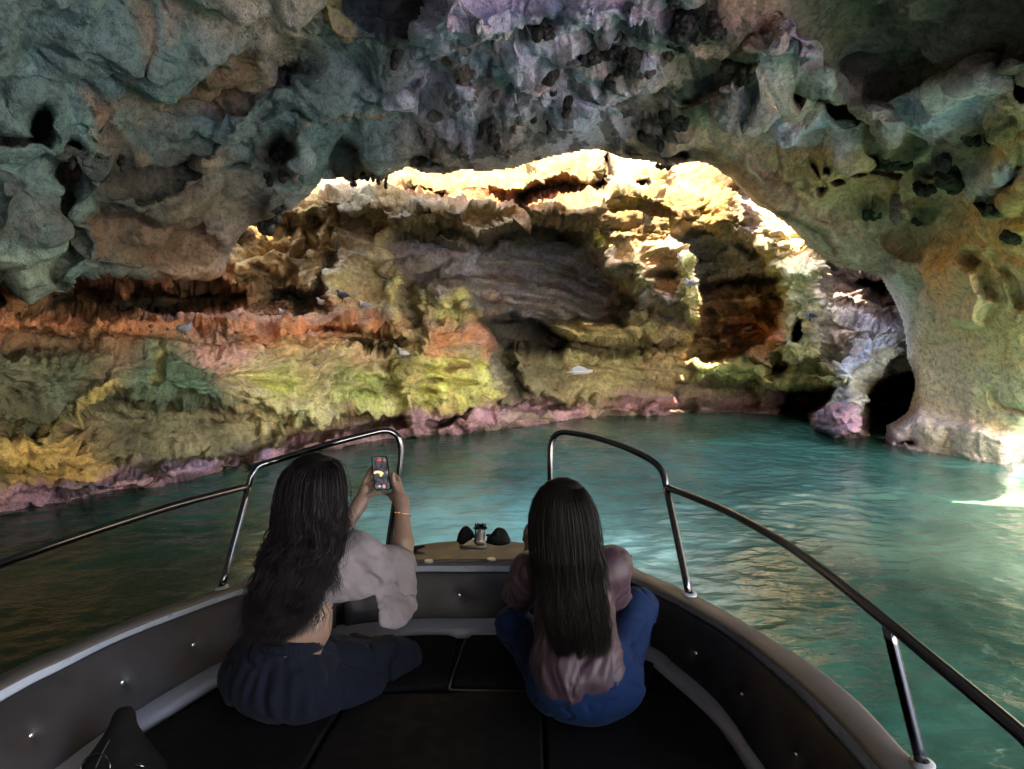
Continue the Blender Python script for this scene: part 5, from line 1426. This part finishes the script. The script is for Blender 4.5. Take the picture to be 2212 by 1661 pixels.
strands('hair_strands', wisp2, 160, 6, 0.008, 0.12, HAIR1, hm, r=0.0010, thin=(0.2, 1.0), straggle=0.2)
tube('sunglasses_arm', [P(716, 998, 2.34), P(728, 1006, 2.36), P(734, 1024, 2.42)], 0.004, BLACKPL, hm, n=8, sides=8)

# bracelets
GOLD = simple('rose_gold', (.72, .42, .26), 0.22, metal=1.0, var=0.05)
def ringband(name, c, axis, r, tr, parent, knob=True):
    axis = np.array(axis, float); axis /= np.linalg.norm(axis)
    s = np.cross(axis, [0, 0, 1.0]); s /= np.linalg.norm(s); t = np.cross(axis, s)
    a = np.linspace(0, 2 * np.pi * .97, 30)
    o = tube(name, [c + r * (math.cos(x) * s + math.sin(x) * t) for x in a], tr, GOLD, parent, n=40, sides=8)
    if knob:
        for x in (3.3, 4.2, 4.7):
            q = c + r * (math.cos(x) * s + math.sin(x) * t)
            tube('bead', [q - s * .003, q, q + s * .003], [.0025, .0055, .0025], GOLD, o, n=7, sides=10)
    return o
strands('hair_strands', env, 260, 8, 0.018, 0.13, HAIR1, hm, r=0.0006, thin=(1.02, 1.20), straggle=0.35, per=2, tips=0.3)
bq = lerp(wrR, elR, 0.12)
br = empty('bracelet', tuple(bq)); tag(br, 'thin rose gold bangle with beads on the right wrist of the filming woman', 'bracelet')
ringband('bangle', np.zeros(3), (wrR - elR) + np.array([.05, 0, 0.0]), .0345, .0022, br)
bq2 = lerp(wrL, elL, 0.22)
br2 = empty('bracelet', tuple(bq2)); tag(br2, 'cord bracelet with gold charm on the left wrist beside her hair', 'bracelet')
ringband('bangle', np.zeros(3), wrL - elL, .0335, .0030, br2, False)

# phone
ph = empty('smartphone', tuple(P(823, 1022, 2.868)))
tag(ph, 'black smartphone held upright in both hands, screen filming the cave opening', 'phone')
pc = np.array(ph.location)
c00, c10, c11, c01 = P(800.5, 985, 2.885), P(838, 985.6, 2.885), P(845, 1058, 2.845), P(812, 1061.5, 2.845)
eu = ((c10 - c00) + (c11 - c01)) / 2; ev = ((c00 - c01) + (c10 - c11)) / 2
W_, H_ = np.linalg.norm(eu), np.linalg.norm(ev); eu /= W_; ev /= H_; en = np.cross(eu, ev); en /= np.linalg.norm(en)
if en[1] > 0: en = -en
def slab(name, u0, u1, v0, v1, n0, n1, rad, mat, parent, seg=6):
    pts = []
    for cx_, cy_, a0 in ((u1 - rad, v1 - rad, 0), (u0 + rad, v1 - rad, 90), (u0 + rad, v0 + rad, 180), (u1 - rad, v0 + rad, 270)):
        for k in range(seg + 1):
            a = math.radians(a0 + 90 * k / seg); pts.append((cx_ + rad * math.cos(a), cy_ + rad * math.sin(a)))
    n = len(pts); V = [eu * u + ev * v + en * n0 for u, v in pts] + [eu * u + ev * v + en * n1 for u, v in pts]
    F = [tuple(range(n))[::-1], tuple(range(n, 2 * n))] + [(k, (k + 1) % n, n + (k + 1) % n, n + k) for k in range(n)]
    me = bpy.data.meshes.new(name); me.from_pydata([tuple(v) for v in V], [], F); me.materials.append(mat); me.update()
    o = bpy.data.objects.new(name, me); COL.objects.link(o); o.parent = parent
    return o
def emis(name, col, s):
    m = bpy.data.materials.new(name); m.use_nodes = True; b = m.node_tree.nodes['Principled BSDF']
    b.inputs['Base Color'].default_value = (.01, .01, .01, 1); b.inputs['Roughness'].default_value = 0.15
    b.inputs['Emission Color'].default_value = (*col, 1); b.inputs['Emission Strength'].default_value = s
    return m
def screen_mat():
    t = NT('phone_screen'); v = t.objpos()
    n = t.noise(v, 60, 5, 0.65); c = t.ramp(n, [(0.40, (.0006, .0008, .0014)), (0.58, (.006, .007, .009)), (0.72, (.030, .026, .022))])
    t.set(Base_Color=(.01, .01, .012), Roughness=0.12)
    t.l(c, t.b.inputs['Emission Color']); t.b.inputs['Emission Strength'].default_value = 1.0
    return t.m
slab('phone_case', -W_ / 2, W_ / 2, -H_ / 2, H_ / 2, -.010, 0, .012, BLACKPL, ph)
scr = slab('screen', -W_ / 2 + .004, W_ / 2 - .004, -H_ / 2 + .004, H_ / 2 - .004, .0002, .0010, .009, screen_mat(), ph)
slab('record_badge', -.008, .008, H_ / 2 - .021, H_ / 2 - .016, .0012, .0016, .0024, emis('red_glow', (.9, .05, .03), .10), scr)
def flat(name, pts, mat, parent, n0=.0014):
    V = [eu * u + ev * v + en * n0 for u, v in pts]; n = len(V)
    V += [p + en * .0004 for p in V]
    F = [tuple(range(n))[::-1], tuple(range(n, 2 * n))] + [(k, (k + 1) % n, n + (k + 1) % n, n + k) for k in range(n)]
    me = bpy.data.meshes.new(name); me.from_pydata([tuple(v) for v in V], [], F); me.materials.append(mat); me.update()
    o = bpy.data.objects.new(name, me); COL.objects.link(o); o.parent = parent
flat('screen_picture', [(-.030, .004), (-.022, .010), (-.008, .011), (.006, .006), (.012, -.001), (.004, -.010), (-.002, -.016), (-.006, -.010), (-.004, -.004), (-.014, .001), (-.022, -.001), (-.030, -.003)], emis('screen_glow', (.9, .62, .38), .085), scr)
def disc(name, u, v, r, mat, n0):
    a = np.linspace(0, 2 * np.pi, 16, endpoint=False); flat(name, [(u + r * math.cos(x), v + r * math.sin(x)) for x in a], mat, scr, n0)
WHG = emis('white_glow', (.7, .75, .85), .055)
disc('record_button', .006, -H_ / 2 + .017, .0066, WHG, .0014); disc('record_button', .006, -H_ / 2 + .017, .0042, emis('red_glow', (.9, .05, .03), .10), .0020)
disc('camera_button', -.012, -H_ / 2 + .018, .0050, WHG, .0014)
slab('side_button', W_ / 2, W_ / 2 + .0015, .012, .030, -.007, -.003, .0006, STEEL, ph, 2)

# ================================================================== woman on the right
w2 = empty('person', (0, 0, 0))
tag(w2, 'woman with long straight brown hair, mauve satin blouse and blue jeans seen from behind', 'person')
hip2 = P(1262, 1500, 2.33); hip2[2] = Z0 + .11
chest2 = P(1238, 1280, 2.42); neck2 = P(1222, 1185, 2.45); head2 = P(1216, 1108, 2.47)
sR = P(1326, 1226, 2.44); sL = P(1146, 1236, 2.46)
kR = P(1378, 1312, 2.66); kL = P(1112, 1352, 2.62)
aR = P(1320, 1420, 2.78); aR[2] = Z0 + .06; aL = P(1160, 1420, 2.80); aL[2] = Z0 + .06
eR = P(1330, 1300, 2.66); eL = P(1120, 1290, 2.64); hR_ = P(1262, 1178, 2.70); hL_ = P(1144, 1196, 2.66)
f = Field([-0.12, 2.08, 0.42], [0.62, 3.10, 1.36], 0.0052)
f.ell(hip2, (.165, .115, .105), .03)
f.cap(hip2 + [0, 0, .06], chest2, .105, .125, .05, sq=((0, 1, 0), 0.78))
f.cap(sL, sR, .055, .055, .05); f.cap(chest2, neck2, .10, .05, .05)
f.cap(neck2 + [0, 0, -.03], head2 + [0, 0, -.03], .05, .048, .03)
f.ell(head2 + [0, 0, .012], (.074, .092, .098), .02); f.ell(head2 + [0, .065, -.045], (.045, .048, .052), .03)
f.ell(head2 + [0, .110, -.020], (.010, .014, .018), .012); f.ell(head2 + [0, .104, -.058], (.018, .010, .008), .008)
for s in (-1, 1):
    f.ell(head2 + [s * .028, .096, .006], (.012, .006, .007), .006); f.ell(head2 + [s * .075, .0, -.012], (.008, .018, .03), .008)
for a, e, w in ((sR, eR, hR_), (sL, eL, hL_)):
    f.cap(a, e, .046, .036, .04); f.cap(e, lerp(e, w, .35), .038, .038, .02); f.cap(lerp(e, w, .35), w, .038, .025, .02)
    up = np.array([.0, .02, .055]); sx = 1 if w is hR_ else -1
    f.cap(w, w + up * .9, .026, .024, .012, sq=((sx, 0, 0), 0.8))
    for k, (o_, L_) in enumerate(((-.022, .95), (-.008, 1.1), (.007, 1.05), (.021, .85))):
        b0 = w + up * .9 + np.array([o_ * .9, .004, 0])
        finger(f, [b0, b0 + np.array([-sx * .004, .012, .030]) * L_, b0 + np.array([-sx * .012, .016, .052]) * L_, b0 + np.array([-sx * .022, .010, .066]) * L_], .0095, .0068)
    finger(f, [w + [-sx * .02, -.004, .012], w + [-sx * .036, 0, .034], w + [-sx * .040, .004, .058]], .012, .0085)
for k_, a_, h_ in ((kR, aR, .09), (kL, aL, -.09)):
    f.cap(hip2 + [h_, .05, -.01], k_, .080, .060, .05); f.cap(k_, a_, .055, .036, .03)
    f.cap(a_, a_ + np.array([-.02 * np.sign(h_), .13, -.038]), .032, .020, .02, sq=((0, 0, 1), 0.8))
f.mesh('body', SKIN, w2)
DENIM = cloth_mat('blue_denim', (.0006, .0125, .050), 0.85, 1100, 0.02)
SATIN = cloth_mat('mauve_satin', (.038, .0175, .028), 0.5, 1200, 0.05, spec=0.4)
f = Field([-0.16, 2.02, 0.42], [0.68, 2.95, 0.98], 0.006)
f.ell(hip2 + [0.005, -.01, -.01], (.205, .150, .125), .04); f.ell(hip2 + [0.01, .01, .04], (.175, .13, .12), .04)
f.cap(hip2 + [.10, .03, -.01], kR, .100, .074, .05); f.cap(hip2 + [-.10, .03, -.01], kL, .100, .066, .05)
f.cap(kR, aR, .072, .055, .04); f.cap(kL, aL, .072, .055, .04)
f.warp(lambda p: 0.006 * fbm(p * 9, 3) + 0.08 * np.clip(0.11 - np.abs(fbm(p * np.array([6, 6, 13]) + 9, 2)), 0, 1))
f.plane((0, 0, Z0 - .004), (0, 0, -1)); f.plane(P(1262, 1420, 2.3), (0, -.2, 1)) if False else None
f.mesh('jeans', DENIM, w2)
f = Field([-0.14, 2.02, 0.46], [0.58, 2.90, 1.14], 0.0058)
low2 = P(1248, 1470, 2.25)
f.cap(low2 + [-.035, .03, .0], chest2 + [-.01, 0, .02], .118, .128, .06, sq=((0, 1, 0), 0.85))
f.cap(low2 + [.055, .03, .005], chest2 + [.04, 0, 0], .105, .11, .05)
f.ell(low2 + [.10, .05, .035], (.06, .07, .06), .05); f.ell(low2 + [-.09, .05, .03], (.06, .07, .05), .05)
f.cap(lerp(sL, sR, .04), lerp(sL, sR, .96), .070, .070, .05); f.cap(chest2 + [0, 0, .06], neck2 + [0, 0, -.03], .10, .058, .05)
f.cap(sR, eR + [0, -.01, 0], .066, .058, .05); f.cap(sL, eL + [0, -.01, 0], .068, .060, .05)
f.cap(eR, lerp(eR, hR_, .75), .056, .042, .04); f.cap(eL, lerp(eL, hL_, .75), .056, .042, .04)
def fold3(p):
    q = p - low2
    a = np.stack([p[:, 0] * 17 + 2.5 * noise3(p * 4), p[:, 1] * 10, p[:, 2] * 3.2], -1)
    k = sstep(.38, .05, q[:, 2])
    cr = np.clip(0.11 - np.abs(fbm(p * np.array([10, 7, 3.2]) + 21, 2)), 0, 1)
    return 0.05 * cr + (0.005 + 0.010 * k) * fbm(a, 3) + 0.008 * fbm(p * 8 + 3, 3) + 0.004 * np.abs(noise3(p * np.array([26, 26, 6])))
f.warp(fold3)
g = np.meshgrid(*f.ax, indexing='ij')
hem2 = np.interp(g[0].ravel(), [P(x, y, 2.25)[0] for x, y in [(1110, 1440), (1150, 1490), (1200, 1520), (1260, 1533), (1320, 1522), (1372, 1480)]],
                 [P(x, y, 2.25)[2] for x, y in [(1110, 1440), (1150, 1490), (1200, 1520), (1260, 1533), (1320, 1522), (1372, 1480)]]).reshape(g[0].shape) + 0.25 * np.maximum(g[1] - 2.3, 0)
f.f = np.maximum(f.f, (hem2 - g[2]).astype(np.float32))
bl2 = f.mesh('blouse', SATIN, w2)
tube('back_seam', [P(1245, 1415, 2.12), P(1250, 1445, 2.13), P(1252, 1490, 2.125)], 0.0012, simple('seam_thread', (.12, .06, .09), 0.8), bl2, n=10, sides=6)
HAIR2 = hair_mat('chestnut_hair', (.0013, .001, .0009), (.0065, .0045, .003))
env2 = [(1196, 1234, 1038, 2.46, .02), (1172, 1256, 1052, 2.45, .065), (1156, 1272, 1078, 2.445, .094), (1148, 1284, 1110, 2.44, .104), (1146, 1291, 1150, 2.43, .104), (1150, 1296, 1200, 2.40, .088),
        (1160, 1299, 1250, 2.32, .060), (1170, 1306, 1300, 2.27, .046), (1182, 1314, 1350, 2.22, .040), (1190, 1319, 1392, 2.165, .034), (1200, 1306, 1424, 2.12, .024)]
f = Field([0.02, 2.18, 0.72], [0.42, 2.66, 1.34], 0.007)
for a, b in zip(env2[:-1], env2[1:]):
    for s in (-.55, -.2, .2, .55):
        ca_ = P((a[0] + a[1]) / 2 + s * (a[1] - a[0]) / 2, a[2], a[3]); cb_ = P((b[0] + b[1]) / 2 + s * (b[1] - b[0]) / 2, b[2], b[3])
        ra = min(a[4] * .55, (a[1] - a[0]) / 2 / F_PX * a[3] * .36); rb = min(b[4] * .55, (b[1] - b[0]) / 2 / F_PX * b[3] * .36)
        f.cap(ca_, cb_, max(ra, .010), max(rb, .008), .006)
f.ell(head2 + [0, -.022, .020], (.088, .092, .102), .03)
hm2 = f.mesh('hair', HAIR2, w2)
strands('hair_strands', env2, 5200, 13, 0.0022, 0.30, HAIR2, hm2, r=0.00105, thin=(0.66, 1.02), straggle=0.05)
strands('hair_strands', env2, 200, 18, 0.004, 0.22, HAIR2, hm2, r=0.0005, thin=(1.02, 1.12), straggle=0.2, per=2, tips=0.2)
wisp3 = [(1262, 1288, 1130, 2.40, .02), (1270, 1300, 1180, 2.38, .02), (1280, 1318, 1230, 2.36, .02), (1290, 1322, 1290, 2.34, .012)]
strands('hair_strands', wisp3, 120, 15, 0.002, 0.3, HAIR2, hm2, r=0.0009, thin=(0.2, 1.0), straggle=0.1)
# ------------------------------------------------------------------ growths and drip stones hanging from the roof
GROWTH = simple('dark_sponge_crust', (.016, .016, .013), 0.6, var=0.6, scale=30, bump=0.9, bscale=60)
MOSS = simple('dark_moss', (.018, .026, .010), 0.85, var=0.6, scale=30, bump=0.9, bscale=90)
DRIP = simple('pale_dripstone', (.46, .47, .55), 0.7, var=0.25, scale=12, bump=0.6, bscale=60)
KNOB = simple('brown_dripstone', (.13, .11, .09), 0.75, var=0.4, scale=12, bump=0.8, bscale=60)

from mathutils.bvhtree import BVHTree
def surf_lookup():
    """real distance of the roof along the sight line through a pixel"""
    Dp = pa[..., 1]
    pp = proj(pa)
    return Dp, pp
_Dp, _pp = surf_lookup()
def roof_at(px, py):
    j = int(round((py - A.ys[0]) / A.step)); i = int(round((px - A.xs[0]) / A.step))
    best = None
    w = 14
    sub = _pp[max(0, j - w):j + w, max(0, i - w):i + w]
    d = ((sub - np.array([px, py])) ** 2).sum(-1)
    k = np.argmin(d); a, b = np.unravel_index(k, d.shape)
    return pa[max(0, j - w) + a, max(0, i - w) + b]

def lump_mesh(name, pts, r, mat, parent, seed, amp=0.35, hanging=True):
    """knobbly mass: overlapping warped balls grown into one skin"""
    rg = np.random.default_rng(seed)
    pts = np.array(pts)
    lo = pts.min(0) - r * 2.2; hi = pts.max(0) + r * 2.2
    f = Field(lo, hi, max(0.007, r / 8))
    for k, p in enumerate(pts):
        f.ell(p, np.array([1, .9, 1.15]) * r * rg.uniform(.75, 1.15), r * .35)
    f.warp(lambda p: r * amp * (np.abs(noise3(p * (1.3 / r))) - .25) * 2.4)
    return f.mesh(name, mat, parent, 0)

def hang(px, py, w, h, mat=GROWTH, n=None, name='hanging_growth', seed=0, up=0.03):
    c = roof_at(px, py); Y = c[1]
    rg = np.random.default_rng(int(px * 7 + py * 13 + seed))
    wm, hm_ = w / F_PX * Y, h / F_PX * Y
    r = max(0.022, min(wm, hm_) * 0.27)
    n = n or max(2, int(max(wm, hm_) * max(1, min(wm, hm_) / r / 1.6) / r))
    pts = []
    for k in range(min(n + 3, 22)):
        pts.append(c + np.array([rg.uniform(-.5, .5) * (wm - r), 0.02 + rg.uniform(-.05, .03), rg.uniform(-.5, .5) * (hm_ - r)]))
    if h > w * 1.5:                     # a chain of knobs hanging down
        pts = [c + np.array([(rg.random() - .5) * wm * .3, -.01 - .03 * t, (0.5 - t) * (hm_ - r)]) for t in np.linspace(0, 1, max(3, int(hm_ / r)))]
    return lump_mesh(name, pts, r, mat, roof, int(px))

for it in ceil_items:
    hang(*it[:4], (GROWTH, MOSS, KNOB)[it[4]])
for (x, y, h) in [(889, 205, 34), (896, 232, 40), (1016, 244, 22), (1112, 214, 18), (1004, 250, 16)]:
    c = roof_at(x, y)
    Lm = h / F_PX * c[1]
    t = np.linspace(0, 1, 6)[:, None]
    tube('stalactite', c + np.array([0, -.05, Lm * .5]) + t * np.array([.02, -.02, -Lm]), [Lm * .34, Lm * .20, Lm * .21, Lm * .13, Lm * .14, .012], DRIP, roof, n=18, sides=12)

# ------------------------------------------------------------------ birds
BIRDG = simple('grey_feathers', (.26, .27, .31), 0.7, var=0.3, scale=30)
BIRDW = simple('white_feathers', (.62, .62, .64), 0.7, var=0.12, scale=30)
BIRDD = simple('dark_feathers', (.05, .05, .07), 0.7, var=0.3, scale=30)
Dpb = proj(pb)
def wall_at(px, py, w=14):
    j = int(round((py - B.ys[0]) / B.step)); i = int(round((px - B.xs[0]) / B.step))
    s = (slice(max(0, j - w), j + w), slice(max(0, i - w), i + w))
    d = ((Dpb[s] - np.array([px, py])) ** 2).sum(-1); k = np.unravel_index(np.argmin(d), d.shape)
    return pb[s][k]
def bird(px, py, mat, head, face, label, size=1.0):
    c = wall_at(px, py); c = c + (np.array([0, 0, CAM_H]) - c) / np.linalg.norm(c) * 0.12
    o = empty('pigeon', tuple(c)); tag(o, label, 'bird', 'pigeons perched on the cave wall')
    s = 1 if face > 0 else -1
    f = Field([-.26, -.14, -.14], [.26, .14, .20], 0.009)
    f.ell([0, 0, 0], np.array([.115, .062, .066]) * size, .02, 0)
    f.cap([s * .07 * size, 0, .02], [s * .105 * size, 0, .085 * size], .040 * size, .026 * size, .03)
    f.ell(np.array([s * .115, 0, .098]) * size, np.array([.032, .026, .028]) * size, .01)
    f.cap([-s * .08 * size, 0, -.005], [-s * .20 * size, 0, -.035 * size], .035 * size, .014 * size, .03, sq=((0, 0, 1), .6))
    f.mesh('body', mat, o)
    tube('beak', np.array([[s * .138, 0, .098], [s * .152, 0, .095], [s * .166, 0, .090]]) * size, [.008, .006, .002], BIRDD, o, n=6, sides=8)
    for w_ in (-1, 1):
        tube('wing', np.array([[s * .06, w_ * .055, .02], [-s * .02, w_ * .062, .015], [-s * .14, w_ * .030, -.01]]) * size, [.030, .034, .008], head, o, n=10, sides=10)
        tube('leg', np.array([[0, w_ * .02, -.05], [s * .005, w_ * .02, -.085], [s * .01, w_ * .02, -.115]]) * size, .005, BIRDD, o, n=4, sides=6)
for a in [(398, 708, BIRDG, BIRDG, 1, 'grey pigeon standing alone on the red earth ledge below the dark crevice'),
          (698, 654, BIRDW, BIRDW, -1, 'white pigeon on the tan wall above the red ledge'),
          (668, 673, BIRDG, BIRDW, 1, 'pale grey pigeon on the ledge in front of a dark alcove'),
          (700, 677, BIRDD, BIRDD, 1, 'dark pigeon on the red ledge right below the white one'),
          (789, 661, BIRDW, BIRDG, -1, 'white pigeon farthest right on the tan wall above the ledge'),
          (740, 636, BIRDD, BIRDD, -1, 'dark pigeon in a hole high on the tan wall'),
          (617, 677, BIRDW, BIRDG, -1, 'whitish pigeon among the loose stones on the ledge'),
          (741, 735, BIRDG, BIRDG, 1, 'grey pigeon under the layered overhang below the ledge'),
          (872, 764, BIRDG, BIRDW, -1, 'grey and white pigeon low on the orange rock near the corner'),
          (284, 703, BIRDW, BIRDG, 1, 'small white pigeon at the dark left end of the red ledge'),
          (1493, 612, BIRDW, BIRDG, -1, 'white pigeon on the hanging yellow rock nose'),
          (1616, 712, BIRDG, BIRDG, 1, 'grey pigeon in the red alcove behind the yellow nose'),
          (1750, 683, BIRDG, BIRDD, -1, 'dark grey pigeon above the black slit in the green pillar')]:
    bird(a[0], a[1], a[2], a[3], a[4], a[5], 0.62)

# pale bird gliding in front of the back wall
fb = empty('bird', tuple(P(1254, 803, 10.9)))
tag(fb, 'pale bluish white bird gliding past the back wall just above the mauve boulders', 'bird')
f = Field([-.32, -.12, -.12], [.32, .12, .12], 0.009)
f.cap([-.10, 0, .0], [.10, 0, 0], .045, .035, .02); f.cap([.10, 0, 0], [.17, 0, .012], .034, .026, .02); f.cap([-.10, 0, 0], [-.22, 0, -.01], .035, .012, .02, sq=((0, 0, 1), .5))
f.mesh('body', BIRDW, fb)
tube('beak', [[.19, 0, .012], [.205, 0, .010], [.22, 0, .006]], [.009, .006, .002], BIRDD, fb, n=6, sides=8)
WINGM = simple('pale_blue_white_feathers', (.66, .72, .82), 0.6, var=0.05)
def wing(sy):
    out = [(-.12, 0), (.09, 0), (.10, .10), (.05, .25), (-.05, .36), (-.13, .22)]
    V = [(x, sy * (.02 + y * .25), z_ + y * .28 * sy * -1 * (1 if sy < 0 else -.75)) for z_ in (.006, -.006) for x, y in out]
    n = len(out)
    F = [tuple(range(n)), tuple(range(n, 2 * n))[::-1]] + [(k, n + k, n + (k + 1) % n, (k + 1) % n) for k in range(n)]
    me = bpy.data.meshes.new('wing'); me.from_pydata(V, [], F); me.materials.append(WINGM); me.update()
    o = bpy.data.objects.new('wing', me); COL.objects.link(o); o.parent = fb
wing(-1); wing(1)

# ------------------------------------------------------------------ loose stones on the red ledge and at the shore
STONE = simple('reddish_loose_stone', (.26, .13, .08), 0.9, var=0.5, scale=9, bump=0.8, bscale=40)
def stone(px, py, s, mat=STONE):
    c = wall_at(px, py); d = (np.array([0, 0, CAM_H]) - c); d /= np.linalg.norm(d)
    r = s / F_PX * c[1]
    u, v = np.meshgrid(np.linspace(0, 2 * np.pi, 11)[:-1], np.linspace(0.05, np.pi - .05, 7))
    p = np.stack([np.cos(u) * np.sin(v), np.sin(u) * np.sin(v), np.cos(v)], -1)
    p = p * (1 + 0.55 * noise3(p * 1.4 + px))[..., None] * np.array([1, .8, .72]) * r
    i = np.arange(70).reshape(7, 10); j = np.roll(i, -1, 1)
    F = np.stack([i[:-1], i[1:], j[1:], j[:-1]], -1).reshape(-1, 4)
    mesh_np('loose_stone', p.reshape(-1, 3) + c + d * r * .4, F, False, mat, wall)
rs = np.random.default_rng(5)
for k in range(60):
    x = rs.uniform(530, 640); stone(x, 668 + rs.uniform(-16, 10) + (x - 590) * .04, rs.uniform(3.5, 9))
for k in range(50):
    x = rs.uniform(60, 400); stone(x, 715 + rs.uniform(-12, 26), rs.uniform(2.5, 6))

# ------------------------------------------------------------------ black bag standing by the left ledge
bag = empty('bag', tuple(PZ(235, 1668, 0.45)))
tag(bag, 'black tapered cloth bag with a metal rim lying against the left seat ledge', 'bag')
b0 = np.array(bag.location)
BAGM = simple('black_bag_cloth', (.003, .003, .003), 0.8, spec=0.15, var=0.3, bump=0.5, bscale=200)
Yb0 = b0[1]
top = P(268, 1550, Yb0 + .10) - b0; base = P(206, 1668, Yb0 - .02) - b0; base2 = P(300, 1672, Yb0 + .02) - b0
f = Field([-.22, -.22, -.12], [.30, .30, .30], 0.007)
f.cap(base, top, .045, .024, .02); f.cap(base2, top, .050, .022, .03); f.cap(lerp(base, base2, .5), top, .06, .02, .03)
f.cap(P(340, 1672, Yb0 + .02) - b0, P(284, 1580, Yb0 + .08) - b0, .035, .015, .03)
f.warp(lambda p: .006 * fbm(p * 14, 3))
f.mesh('body', BAGM, bag)
a_ = np.linspace(0, 2 * np.pi, 30)
ctr = P(206, 1662, Yb0 - .07) - b0
tube('metal_rim', [ctr + .043 * (math.cos(x) * np.array([1, 0, 0]) + math.sin(x) * np.array([0, .35, .93])) for x in a_], .0022, STEEL, bag, n=60, sides=8)
tube('seam', [lerp(base, base2, .25) + [0, -.05, .05], lerp(lerp(base, base2, .2), top, .5) + [0, -.05, .02], top + [0, -.022, 0]], .0022, simple('grey_seam', (.05, .045, .04), .7), bag, n=16, sides=6)
tube('buckle', [P(292, 1654, Yb0 - .06) - b0, P(302, 1652, Yb0 - .06) - b0, P(312, 1657, Yb0 - .06) - b0], [.005, .008, .004], STEEL, bag, n=8, sides=8)
